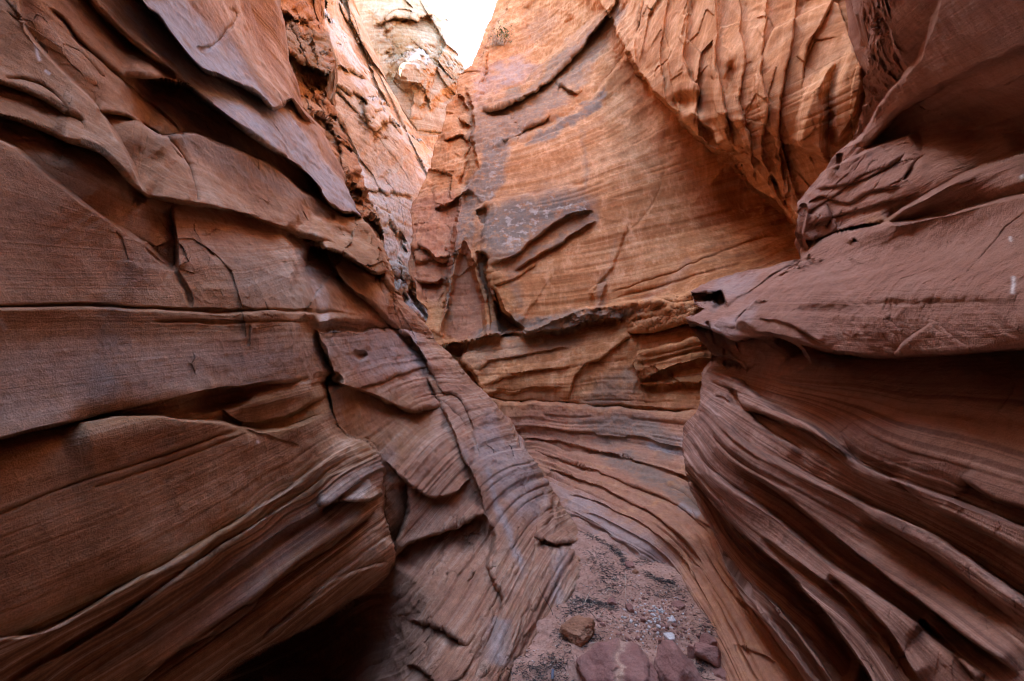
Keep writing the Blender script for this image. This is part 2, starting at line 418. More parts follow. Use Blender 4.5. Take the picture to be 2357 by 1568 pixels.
L_hi = [(-1.5,[(-150,590),(0,590),(300,600),(660,580),(780,590),(880,610)]),(-3,[(-150,380),(0,400),(200,470),(400,535),(640,545)]),(-4,[(-150,230),(0,270),(200,350),(400,455),(640,520),(760,540)]),
    (-5,[(-150,80),(0,120),(180,260),(420,400),(700,510)]),(-6,[(0,-60),(120,0),(330,180),(560,330),(820,505)]),(-7,[(200,-80),(290,0),(470,200),(690,390),(810,480)]),(-8,[(350,-80),(430,0),(560,180),(740,350)]),(-9,[(520,-80),(570,0),(640,200)]),
    (0,[(-150,712),(0,710),(380,713),(740,718),(860,728),(960,735)])]
L_str = L_hi + [(.95,[(-150,842),(0,839),(370,815),(735,790),(850,775),(990,765)]),(1.33,[(-150,920),(0,904),(480,845),(740,812)]),
    (1.95,[(-150,1030),(0,1009),(320,942),(475,904),(715,866),(850,846)]),(3.0,[(-150,1240),(0,1179),(375,1049),(565,984),(760,915)]),
    (5.16,[(-150,1545),(0,1474),(300,1339),(590,1169),(810,1019)]),(5.7,[(-150,1670),(0,1575),(250,1420),(500,1255),(750,1090),(870,1030)]),(6.95,[(200,1600),(450,1435),(700,1262),(900,1120)]),
    (8.5,[(400,1640),(640,1465),(760,1372),(920,1250)]),(9.6,[(560,1660),(760,1500),(950,1350)])]
B_str = L_hi + [(1,[(735,795),(850,780),(990,765)]),(1.9,[(735,860),(850,828),(1030,805)]),(2.7,[(740,930),(860,880),(960,850),(1065,850)]),(3.6,[(780,1010),(870,960),(960,905),(1090,890)]),(4.6,[(820,1130),(890,1080),(960,1005),(1060,950),(1140,930)]),
    (5.6,[(840,1240),(930,1150),(1010,1060),(1090,1000),(1180,975)]),(6.8,[(880,1340),(970,1230),(1060,1125),(1140,1060),(1225,1045)]),(8,[(920,1450),(1010,1330),(1095,1210),(1175,1120),(1265,1085)]),
    (9.2,[(970,1540),(1060,1420),(1140,1290),(1215,1180),(1295,1140)]),(10.4,[(1040,1600),(1120,1480),(1190,1350),(1255,1240),(1325,1190)]),(11.4,[(1100,1640),(1180,1500),(1235,1390),(1290,1290),(1338,1240)]),(12.2,[(1190,1580),(1260,1450),(1330,1320)]),
    (7.6,[(560,1560),(740,1470),(860,1380)]),(8.8,[(700,1700),(860,1560)])]
NOSE_EDGE = [(730,760),(752,820),(766,862),(748,890),(762,940),(778,985),(802,1006),(842,1017),(872,1050),(884,1078),(880,1110),(882,1150),(878,1180),(888,1215),(906,1268),(908,1292),(892,1318),(868,1348),(800,1388),(740,1428),(640,1478),(540,1538),(460,1600),(330,1730)]
L_f = [
 ('sc',[(-200,709),(0,710),(200,709),(380,713),(560,715),(740,718),(860,726),(960,733)],-.03,50,.0,20,2),
 ('ck',[(-200,709),(0,710),(200,708),(380,713),(560,715),(740,718),(860,726)],.05,3.5),
 ('ck',[(350,742),(520,740),(735,742)],.02,3),('ck',[(575,745),(572,795)],.015,3),
 ('sc',[(-200,1050),(0,1009),(100,984),(320,939),(475,904),(600,885),(720,866)],.09,30,-.04,70,3),
 ('sc',[(130,982),(300,958),(420,968),(560,978),(610,990),(690,978),(760,952)],-.09,90,.06,32,4),
 ('el',505,922,62,18,-14,.13),('el',620,915,70,22,-14,-.05),('sc',[(500,935),(560,975),(640,965),(720,925),(760,905)],.05,18,-.02,30,3),
 ('el',760,880,24,14,-20,.20),
 # rising overhanging slab with its pale top
 ('sc',[(120,-160),(215,0),(250,40),(300,90),(380,150),(430,190)],.09,60,-.10,70,8),('sc',[(270,172),(350,176),(430,194),(480,232),(540,275),(615,335),(665,372),(725,425),(748,462),(790,490),(835,500),(870,540)],.34,95,-.24,100,3),
 ('sc',[(290,255),(340,300),(372,318),(450,308),(550,350),(625,380),(700,440),(740,480)],-.18,55,.10,40,4),
 ('sc',[(250,-160),(330,0),(365,35),(400,85),(450,145),(500,172),(540,190),(590,218),(628,250),(655,240)],.24,60,-.26,120,3,True),
 ('ck',[(455,120),(500,95),(540,45),(530,10)],.06,5),('ck',[(540,190),(560,240),(640,330)],.02,4),
 ('sc',[(330,445),(450,470),(500,480),(575,495),(650,522),(700,542),(770,560)],.12,60,-.11,75,3),
 ('sc',[(120,310),(170,322),(240,350),(300,415),(350,455)],.09,30,-.08,60,3),
 ('sc',[(45,-150),(50,15),(75,80),(165,180),(225,250),(280,340),(325,425),(345,450)],-.12,95,.10,45,5),
 ('ck',[(375,315),(400,360),(425,390),(440,430),(455,470)],.07,6),('sc',[(375,315),(425,390),(455,470)],-.05,40,.05,30,3),
 ('ck',[(110,10),(150,45),(185,95),(260,170),(350,245),(420,310)],.05,5),
 ('sc',[(215,252),(290,265),(350,300),(375,318)],.05,25,-.03,30,3),
 ('sc',[(-150,245),(0,262),(100,295),(180,330)],.10,26,-.05,40,3),('sc',[(-150,150),(0,185),(100,225),(190,282)],.05,22,-.03,40,3),('ck',[(0,175),(60,185),(120,215),(200,300)],.03,4),
 ('sc',[(-150,310),(0,318),(110,400),(200,470),(340,560),(410,622)],-.05,110,.03,40,4),('sc',[(345,552),(340,575),(408,622)],.02,20,.06,28,2),
 ('ck',[(395,500),(408,560),(410,620),(436,670),(440,712)],.03,4),('sc',[(395,470),(408,540),(410,620)],.05,40,-.03,40,3),
 ('sc',[(640,525),(690,600),(720,675),(735,745)],-.03,60,.16,70,6),
 ('sc',[(665,545),(700,548),(740,565),(775,635),(850,695),(885,730),(960,800),(1005,880)],.15,34,-.12,34,3),
 ('sc',[(700,560),(745,575),(800,592),(862,628),(890,626)],.45,50,-.28,52,3),
 ('sc',[(760,490),(800,500),(835,498),(868,520)],-.12,30,.05,30,2),('el',830,545,26,16,20,.18),('el',790,535,22,12,20,.12),
 ('sc',[(735,742),(840,748),(930,760)],.03,20,-.02,20,2),('ck',[(735,742),(840,748),(930,760)],.03,3),
 ('el',833,817,14,9,0,.14),('sc',[(748,868),(800,894),(850,906),(935,944),(975,938),(1018,934)],.14,46,-.09,46,2),
 ('el',795,885,26,20,20,-.08),('el',955,930,34,20,30,-.08),('sc',[(800,905),(900,870),(950,850),(985,840)],.04,16,-.02,16,2),
 # ribs
 ('sc',[(975,850),(1030,959),(1072,1054),(1092,1104),(1122,1186)],.09,42,-.03,30,2),
 ('ck',[(945,815),(1005,909),(1055,965),(1085,1010),(1098,1070)],.05,6),
 ('sc',[(905,690),(960,790),(1010,885),(1045,915)],.03,34,-.02,20,3),
 ('sc',[(1015,905),(1050,905),(1075,940),(1085,990)],.05,30,-.03,26,2),
 ('sc',[(882,1060),(935,1105),(1000,1140),(1062,1125),(1092,1104)],.09,40,-.05,30,2),
 ('sc',[(935,1100),(943,1150),(936,1190),(905,1262)],.18,26,-.05,22,3),
 ('sc',[(900,1290),(935,1252),(985,1232),(1050,1209),(1122,1184)],.16,70,-.06,36,3),
 ('sc',[(1122,1184),(1140,1230),(1120,1300),(1160,1380),(1130,1470),(1090,1560)],.08,50,-.03,40,6),
 ('sc',[(1262,1110),(1250,1180),(1230,1260),(1225,1330),(1190,1420),(1150,1520)],.06,34,-.02,30,5),
 ('sc',[(1235,1235),(1270,1248),(1300,1245),(1340,1250)],.10,24,-.04,20,2),('ck',[(1290,1110),(1275,1170),(1262,1225)],.05,6),
 ('sc',[(940,1430),(1000,1440),(1040,1465),(1075,1490)],.06,26,-.03,26,3),('sc',[(930,1530),(980,1545),(1020,1590)],.05,26,-.03,26,3),
 # fan of thin ledges low on the near wall
 ('sc',[(-200,1555),(0,1474),(100,1449),(300,1339),(400,1289),(590,1169),(720,1085),(815,1017)],-.05,55,.02,26,3),
 ('ck',[(0,1474),(100,1449),(300,1339),(400,1289),(590,1169)],.025,4),
 ('ck',[(-100,1215),(0,1179),(125,1129),(375,1049),(565,984)],.02,3.5),('ck',[(200,1130),(400,1060),(560,1000)],.012,3),('sc',[(560,984),(600,995),(700,1030)],.01,20,0,10),
 ('sc',[(0,1590),(250,1444),(500,1264),(750,1104),(872,1046)],-.03,30,.03,18,2),
 ('sc',[(120,1600),(380,1420),(620,1250),(880,1080)],.05,26,-.03,20,2),
 ('sc',[(280,1600),(450,1462),(600,1362),(760,1240),(880,1158)],.05,40,-.03,24,2),
 ('sc',[(730,1164),(790,1150),(850,1148),(884,1130)],.12,26,-.08,24,2),('sc',[(560,1400),(640,1340),(740,1270),(870,1170)],.06,30,-.03,20,3),
 ('sc',[(600,1470),(700,1400),(760,1340),(840,1310),(900,1290)],-.06,40,.02,20,3),('sc',[(320,1560),(420,1490),(520,1440),(600,1380)],.05,24,-.03,24,3),
 ('ck',[(1243,1352),(1252,1385),(1271,1414)],.004,2),
]
L_m = {'rose':([([(760,880),(900,700),(1060,850),(1200,1000),(1350,1260),(1300,1400),(1100,1700),(500,1720),(760,1430),(900,1290),(880,1080)],50,.8),([(0,330),(340,460),(640,530),(400,640),(0,700)],60,.4)],[]),
  'grey':([([(380,120),(480,232),(665,372),(748,462),(835,500),(800,430),(690,290),(560,170),(450,20),(300,0)],12,1.0),([(0,800),(730,780),(740,840),(300,930),(0,990)],40,.35),([(300,1500),(840,1060),(880,1090),(640,1330),(480,1440)],20,.45),  # first polygon: grey coat of the rock plus painted skylight on the slab top
         ([(740,740),(950,760),(960,850),(800,850)],26,.5),([(1120,950),(1250,1100),(1230,1200),(1080,1040)],20,.5)],
         [([(1120,1060),(1160,1200),(1210,1330)],8,.7),([(1150,1420),(1140,1540)],26,.7),([(1290,1260),(1280,1400)],16,.6)]),
   'varnish_dark':([([(330,240),(430,250),(600,350),(720,450),(690,460),(500,380),(360,330)],16,.55),([(230,720),(330,560),(380,590),(300,760),(260,950),(200,960)],30,.5),([(510,580),(700,600),(730,700),(560,690)],30,.35),([(520,60),(610,200),(640,240),(560,200),(470,130)],20,.4)],[]),  # first polygon darkens the underside of the slab
   'ochre':([([(470,975),(620,960),(740,890),(740,960),(640,1000)],14,.6),([(720,500),(870,520),(890,620),(780,600)],18,.5),([(780,880),(960,920),(1000,1000),(860,1080),(800,980)],24,.6),([(940,790),(1000,880),(1040,910),(980,850)],14,.8)],
         [([(0,1015),(300,965),(500,935),(700,905)],8,.7),([(0,1482),(300,1347),(590,1177)],7,.7),([(340,760),(300,930),(380,970)],8,.3)]),
   'pale':([],[([(688,555),(712,610),(738,680),(752,740),(760,835)],13,.42),([(82,90),(88,120),(95,140)],4,.8),([(104,160),(118,172)],4,.8),([(598,1011),(601,1018)],4,.9),([(0,735),(20,765)],6,.4)])}
def L_rel(u, v):
    low = sstep(v - np.interp(u, [-150, 0, 300, 590, 810, 900], [1545, 1474, 1339, 1169, 1019, 960]), -30, 20) * (1 - sstep(u, 880, 920)); rib = sstep(u, 860, 1000) * sstep(v, 720, 900)
    return .0025 + .0015 * sstep(v, 640, 730) + .014 * low + .012 * rib * (1 - low)
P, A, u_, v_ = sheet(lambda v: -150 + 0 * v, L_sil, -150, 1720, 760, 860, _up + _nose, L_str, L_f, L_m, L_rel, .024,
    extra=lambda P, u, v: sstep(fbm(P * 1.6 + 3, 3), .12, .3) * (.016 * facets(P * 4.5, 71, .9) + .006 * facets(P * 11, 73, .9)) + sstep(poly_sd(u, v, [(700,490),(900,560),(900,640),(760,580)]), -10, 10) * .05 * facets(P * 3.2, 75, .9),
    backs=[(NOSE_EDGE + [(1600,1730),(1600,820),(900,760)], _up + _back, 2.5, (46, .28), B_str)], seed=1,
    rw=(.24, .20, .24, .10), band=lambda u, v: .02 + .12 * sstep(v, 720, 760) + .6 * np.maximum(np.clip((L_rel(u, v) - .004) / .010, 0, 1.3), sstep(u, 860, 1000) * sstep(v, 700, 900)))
def L_skirt(e, t):
    lo = sstep(-e[..., 2], -.55, -.25)
    return e + np.stack([-.8 * t * t * (1 - lo) - .05 * t * lo, 1.9 * t * (1 - lo) + .12 * t * lo, -.7 * t * lo], -1)
P, A = extrude(P, A, 'right', L_skirt, 14, 6)
def L_top(e, t):  # unseen upper wall: rim height and near overhang shaped to hold back light
    z = e[..., 2] + (11.5 - e[..., 2]) * t; near = 1 - sstep(e[..., 1], .9, 2.6); q = e.copy()
    q[..., 0] = e[..., 0] - (z - e[..., 2]) * .24 + near * .9 * np.sin(np.pi * np.clip(t * 1.6, 0, 1)); q[..., 2] = z; return q
P, A = extrude(P, A, 'top', L_top, 60, -5)
P, A = extrude(P, A, 'top', shift((-9, 0, 1.0)), 10, 0)
P, A = extrude(P, A, 'bottom', lambda e, t: np.stack([e[..., 0] - .5 * t, e[..., 1], e[..., 2] + (-1.4 - e[..., 2]) * t], -1), 24, 5)
P, A = extrude(P, A, 'left', shift((.1, -7.5, 0), (1.3, 0, 0)), 60, 0)  # out of view behind the camera, pinched in to cut light from there
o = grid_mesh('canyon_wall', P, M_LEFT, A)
prop(o, 'banded brown sandstone wall on the left with a rounded nose, overhanging slab and striped ribs', 'rock wall', kind='structure')

# ---------------- crumbly block of the left wall farther up the canyon
M_sil = lerp_tab([(735,-150),(722,0),(724,40),(742,82),(752,120),(764,160),(758,180),(747,205),(773,253),(780,290),(811,342),(836,410),(845,460),(876,496),(878,540),(890,580),(905,640),(912,690),(930,740),(960,800)])
M_c = [(300,-150,5.4),(300,50,5.0),(400,250,4.8),(500,450,4.6),(650,650,4.6),(520,-150,6.2),(640,-150,7.2),(735,-150,8.5),(540,0,5.6),(640,0,6.6),(722,0,8),(560,200,5.2),(680,200,6.4),(765,170,7.8),(620,350,5.0),(720,350,5.9),(780,300,7.3),(740,500,5.2),(876,500,6.6),(800,640,5.0),(905,640,6.2),(850,800,5.0),(960,800,6.0)]
M_s = [(0,[(520,560),(700,600),(960,700)]),(-2,[(520,300),(640,330),(780,420)]),(-3.5,[(520,130),(650,160),(780,230)]),(-5,[(520,-50),(650,-20),(740,30)]),(1.5,[(600,700),(900,780)])]
M_f = [('sc',[(615,70),(645,115),(690,140),(730,160),(765,165)],.7,60,-.3,80,2),('sc',[(575,0),(620,40),(625,100),(618,160)],.1,20,.5,40,2),('sc',[(625,20),(690,45),(722,45)],.25,30,-.1,40,2),
 ('sc',[(640,130),(650,180),(648,220)],.25,18,-.1,18,2),('sc',[(640,190),(700,230),(750,262),(780,285)],-.3,40,.3,40,3),('sc',[(715,262),(745,268),(775,262)],.2,30,-.2,30,2),
 ('sc',[(770,300),(790,360),(775,430)],.3,30,-.1,30,2),('sc',[(720,350),(760,372),(770,420)],.4,34,-.2,30,2),('sc',[(780,420),(830,440),(850,470)],.4,34,-.2,40,2),('sc',[(840,500),(870,520),(880,560)],.3,30,-.2,30,2),
 ('el',800,390,24,26,0,-.3),('sc',[(850,620),(890,640),(905,690)],.3,20,-.2,30,2)]
M_m = {'varnish_dark':([([(640,60),(742,85),(764,165),(700,150),(648,120)],8,.8),([(720,270),(775,275),(770,340),(730,320)],8,.5),([(845,455),(876,496),(880,560),(850,530)],8,.6)],[]),'ochre':([([(640,130),(760,250),(700,240),(640,190)],10,.5)],[]),
  'grey':([([(640,240),(720,280),(800,460),(760,420)],14,.4)],[])}
def M_x(P, u, v): return .22 * facets(P * 1.1, 3, .9) + .06 * facets(P * 3.1 + 3, 5, .9)
P, A, *_ = sheet(lambda v: 300 + np.clip((v - 0) * .55, 0, 440), M_sil, -150, 800, 260, 480, M_c, M_s, M_f, M_m, .02, .05, wobble=7, extra=M_x, seed=3)
P, A = extrude(P, A, 'right', shift((-.8, 2.0, 0)), 12, 4); P, A = extrude(P, A, 'top', rise(16, -.14), 30, -3); P, A = extrude(P, A, 'top', shift((-9, 0, 1.0)), 6, 0)
o = grid_mesh('canyon_wall', P, M_MID, A); prop(o, 'crumbling orange rock mass with a grey-faced block, behind the big left overhang', 'rock wall', kind='structure')

# ---------------- far walls in full light
F1_c = [(600,-150,13),(760,-150,16),(900,-150,21),(640,0,12),(740,0,13),(830,0,17),(640,300,10),(760,300,11),(880,300,13.5),(1010,340,17.5),(700,500,9.5),(850,500,10.5),(940,560,12.5),(1010,560,13.5),(800,650,9.2),(890,700,9.6),(985,745,10.5),(1040,760,10.8),(820,860,9),(1040,860,10)]
F1_s = [(0,[(620,640),(800,660),(1040,700)]),(-2,[(620,400),(800,450),(1020,560)]),(-4,[(620,180),(800,240),(980,380)]),(-6,[(620,-40),(760,0),(880,120)]),(1.5,[(620,800),(1040,830)])]
F1_sil = lerp_tab([(740,-150),(808,0),(845,90),(872,160),(905,215),(940,285),(985,335),(1005,350),(1010,400),(1012,480),(1010,560),(1020,700),(1040,860)])
F1_f = [('sc',[(715,0),(760,40),(800,110),(845,160),(870,230),(930,300),(1000,345)],-.5,70,.5,60,2),('sc',[(760,-60),(800,40),(850,140),(875,200),(900,260)],.2,20,-.2,20,2),('ck',[(745,250),(780,290),(800,340),(820,380)],.4,6),
 ('sc',[(738,130),(780,150),(820,165),(845,180)],.25,30,-.1,30,2),('sc',[(760,190),(800,210),(850,240)],.25,24,-.15,30,2),('sc',[(842,225),(880,232),(890,245)],-.5,40,.1,14,2),('sc',[(845,300),(870,295),(900,270)],.6,24,-.3,40,2),('sc',[(845,235),(848,300)],.4,16,-.2,30,2),
 ('sc',[(858,310),(860,340),(875,370),(900,400)],-.2,30,.2,30,2),('sc',[(800,430),(880,440),(960,450)],.15,30,-.1,30,2),('sc',[(890,500),(930,560),(945,580)],.3,20,-.1,20,2),
 ('sc',[(890,600),(930,615),(960,640)],-1.0,60,.3,20,3),('sc',[(905,650),(935,660),(950,690),(985,740)],-.4,30,.4,20,2),('ck',[(920,620),(925,660),(930,700)],.3,5),('ck',[(945,640),(948,680)],.3,5)]
F1_m = {'grey':([([(730,0),(800,90),(880,240),(960,330),(1005,350),(985,420),(930,330),(860,230),(800,140),(740,60)],10,.9),([(800,400),(950,430),(950,600),(880,620),(840,480)],34,.7),([(745,200),(775,290),(830,380),(850,470),(800,380)],10,.9),([(890,610),(990,690),(985,745),(900,700)],10,.7)],[]),
  'ochre':([([(815,180),(850,150),(850,230),(820,215)],12,.5),([(790,130),(840,160),(845,170),(800,160)],10,.4),([(900,470),(945,560),(910,600)],14,.4)],[]),'pale':([([(905,625),(940,650),(985,700),(985,730),(930,690)],8,.8)],[])}
def F_x(P, u, v): Q = P * np.array([.30, .30, .16]) + np.stack([.10 * P[..., 2], 0 * P[..., 2], 0 * P[..., 2]], -1); return .7 * facets(Q, 9, 1.0) + .12 * facets(Q * 2.6 + 7, 11, .9) + .02 * facets(P * 2 + 7, 12, .9)
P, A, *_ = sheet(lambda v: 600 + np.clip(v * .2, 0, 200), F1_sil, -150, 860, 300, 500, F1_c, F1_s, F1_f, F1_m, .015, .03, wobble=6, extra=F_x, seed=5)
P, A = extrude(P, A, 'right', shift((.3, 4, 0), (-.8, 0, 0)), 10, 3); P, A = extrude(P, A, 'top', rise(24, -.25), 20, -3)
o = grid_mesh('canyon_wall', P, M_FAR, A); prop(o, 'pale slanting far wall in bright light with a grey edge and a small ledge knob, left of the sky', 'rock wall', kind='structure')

F2_sil = lerp_tab([(985,-150),(1018,0),(1030,40),(1040,75),(1046,100),(1058,135),(1068,155),(1078,172),(1088,200),(1080,300),(1040,420),(1030,520)])
F2_c = [(740,-150,26),(900,-150,26),(985,-150,28),(780,0,24),(900,0,24),(1018,0,27),(860,150,22),(950,150,21),(1060,150,25),(900,300,19.5),(1000,300,20),(1070,250,22),(940,480,18.5),(1040,480,19.5)]
F2_s = [(0,[(800,420),(1040,440)]),(-2,[(800,250),(940,230),(1070,260)]),(-4,[(800,120),(920,110),(1060,130)]),(-6,[(760,0),(900,-10),(1020,10)])]
F2_f = [('sc',[(860,60),(900,40),(960,45),(1000,30)],.8,40,-.5,30,2),('sc',[(880,75),(905,110),(905,130)],-.5,20,.5,40,2),('sc',[(890,150),(925,130),(960,112),(985,135),(1030,170),(1060,205)],-1.4,80,.9,40,2),('sc',[(960,112),(990,170),(975,250)],-.3,40,.3,40,2),('sc',[(1000,160),(1040,210),(1065,225)],.3,30,-.2,30,2),
 ('sc',[(895,165),(915,185),(975,200),(990,260)],.3,30,-.2,30,2),('sc',[(990,120),(1040,150),(1070,175)],-.4,30,.3,20,2)]
F2_m = {'ochre':([([(905,70),(960,80),(950,125),(900,130)],12,.8),([(1010,150),(1060,200),(1040,225),(1015,190)],10,.7)],[]),'pale':([([(935,120),(962,108),(985,130),(960,140)],8,.6),([(895,150),(915,142),(910,155)],4,.7)],[]),'grey':([([(1000,0),(1020,0),(1060,130),(1040,140)],14,.6)],[])}
def F2_x(P, u, v): return 1.2 * facets(P * .17, 21, 1.0) + .26 * facets(P * .42 + 7, 23, .9) + .04 * facets(P * 1.3, 25, .9)
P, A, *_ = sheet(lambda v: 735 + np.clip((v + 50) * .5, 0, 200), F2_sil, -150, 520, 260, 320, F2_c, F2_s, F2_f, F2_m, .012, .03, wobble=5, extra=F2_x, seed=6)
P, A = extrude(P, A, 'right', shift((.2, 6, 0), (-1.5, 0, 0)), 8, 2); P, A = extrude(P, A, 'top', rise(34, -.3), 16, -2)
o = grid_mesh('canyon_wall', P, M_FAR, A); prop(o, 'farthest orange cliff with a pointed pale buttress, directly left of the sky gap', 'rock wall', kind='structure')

# ---------------- centre wall: the outside of the bend, an alcove under hanging flutes, a ledge, and the bowl that runs down to the sand
C_silL = lerp_tab([(1165,-150),(1146,0),(1131,45),(1115,75),(1101,115),(1083,155),(1062,170),(1051,187),(1052,210),(1026,245),(1026,275),(1005,325),(992,375),(972,425),(960,450),(948,470),(945,490),(951,510),(951,550),(943,600),(942,630),(958,652),(960,690),(980,705),(985,725),(975,760),(985,820),(1020,880),(1060,930),(1110,1000),(1160,1080),(1220,1160),(1250,1230),(1240,1400),(1180,1568),(1150,1720)])
C_silR = lerp_tab([(2120,-150),(2120,60),(2080,250),(1960,420),(1920,520),(1960,600),(1800,740),(1740,840),(1720,1000),(1720,1150),(1790,1300),(1900,1450),(2000,1600),(2060,1720)])
C_c = [(1165,-150,13),(1300,-150,11.3),(1450,-150,8.6),(1600,-150,6.4),(1800,-150,5.2),(2110,-150,4.3),(1135,40,12),(1250,40,10.6),(1400,40,8.6),(1500,40,7.1),(1650,40,5.8),(1800,40,5.0),(1960,40,4.4),(2110,40,3.9),
 (1060,180,9.6),(1150,180,9.6),(1280,180,8.9),(1030,250,8.9),(1100,260,8.6),(1250,260,8.1),(1400,260,7.4),(1550,260,6.4),(1700,250,5.2),(1850,250,4.6),(2050,250,4.0),(950,450,7.7),(1050,450,7.3),(1200,450,6.9),(1400,450,6.7),(1580,450,6.5),(1700,450,6.2),(1820,450,5.5),(1950,430,4.6),
 (945,600,7.0),(1100,600,6.4),(1300,600,6.25),(1500,600,6.15),(1700,600,5.8),(1850,580,5.3),(985,740,6.3),(1150,740,5.9),(1300,740,5.75),(1480,725,5.6),(1600,700,5.35),(1780,720,4.9),
 (1050,850,5.7),(1200,850,5.5),(1400,850,5.4),(1550,850,5.1),(1720,850,4.7),(1130,940,5.5),(1300,940,5.35),(1500,940,5.05),(1700,940,4.5),(1220,1050,4.95),(1400,1050,4.7),(1580,1050,4.3),(1710,1050,3.9),(1300,1150,4.12),(1450,1150,3.86),(1600,1150,3.65),(1720,1150,3.35),
 (1335,1215,3.66),(1450,1225,3.45),(1550,1225,3.22),(1640,1225,3.12),(1400,1255,3.40),(1460,1284,3.25),(1518,1292,3.22),(1578,1369,2.84),(1613,1414,2.66),(1643,1449,2.52),(1652,1489,2.38),(1670,1519,2.29),(1698,1568,2.15),
 (1400,1400,3.3),(1300,1500,3.0),(1500,1568,2.6),(1300,1700,2.7),(1550,1700,2.3),(1620,1310,2.93),(1680,1400,2.55),(1750,1500,2.2),(1800,1568,2.02),(1850,1450,2.2),(1950,1600,1.9),(1740,1640,1.93),(1900,1720,1.75)]
C_s = [(0,[(985,812),(1089,787),(1239,765),(1459,730),(1600,690),(1850,610)]),(-.7,[(1000,740),(1403,690),(1603,645),(1900,580)]),(-2,[(1000,640),(1300,600),(1500,560),(1860,480)]),(-4,[(980,470),(1250,430),(1400,380),(1560,320),(1760,250),(2050,120)]),(-5,[(1010,380),(1260,315),(1420,230),(1540,120),(1620,0)]),
 (-6,[(1040,280),(1250,215),(1400,130),(1480,30)]),(-7.5,[(1060,190),(1250,105),(1370,0)]),(-9,[(1120,60),(1300,-50)]),(-5,[(1700,140),(2050,0)]),(1,[(1000,860),(1200,830),(1460,785),(1700,740)]),(2,[(1060,905),(1300,890),(1600,855),(1720,840)]),(3,[(1110,925),(1300,936),(1450,935),(1620,948)]),
 (4,[(1150,985),(1400,990),(1600,1022)]),(5,[(1180,1022),(1400,1062),(1590,1112),(1650,1200),(1720,1290),(1820,1420)]),(6,[(1230,1062),(1400,1122),(1560,1192),(1650,1290),(1720,1400),(1820,1540)]),(7,[(1280,1112),(1420,1182),(1530,1252),(1620,1370),(1690,1500),(1740,1600)]),(8,[(1325,1195),(1450,1258),(1540,1320),(1600,1420),(1650,1500),(1690,1590)]),(9,[(1340,1300),(1500,1420),(1600,1600)])]
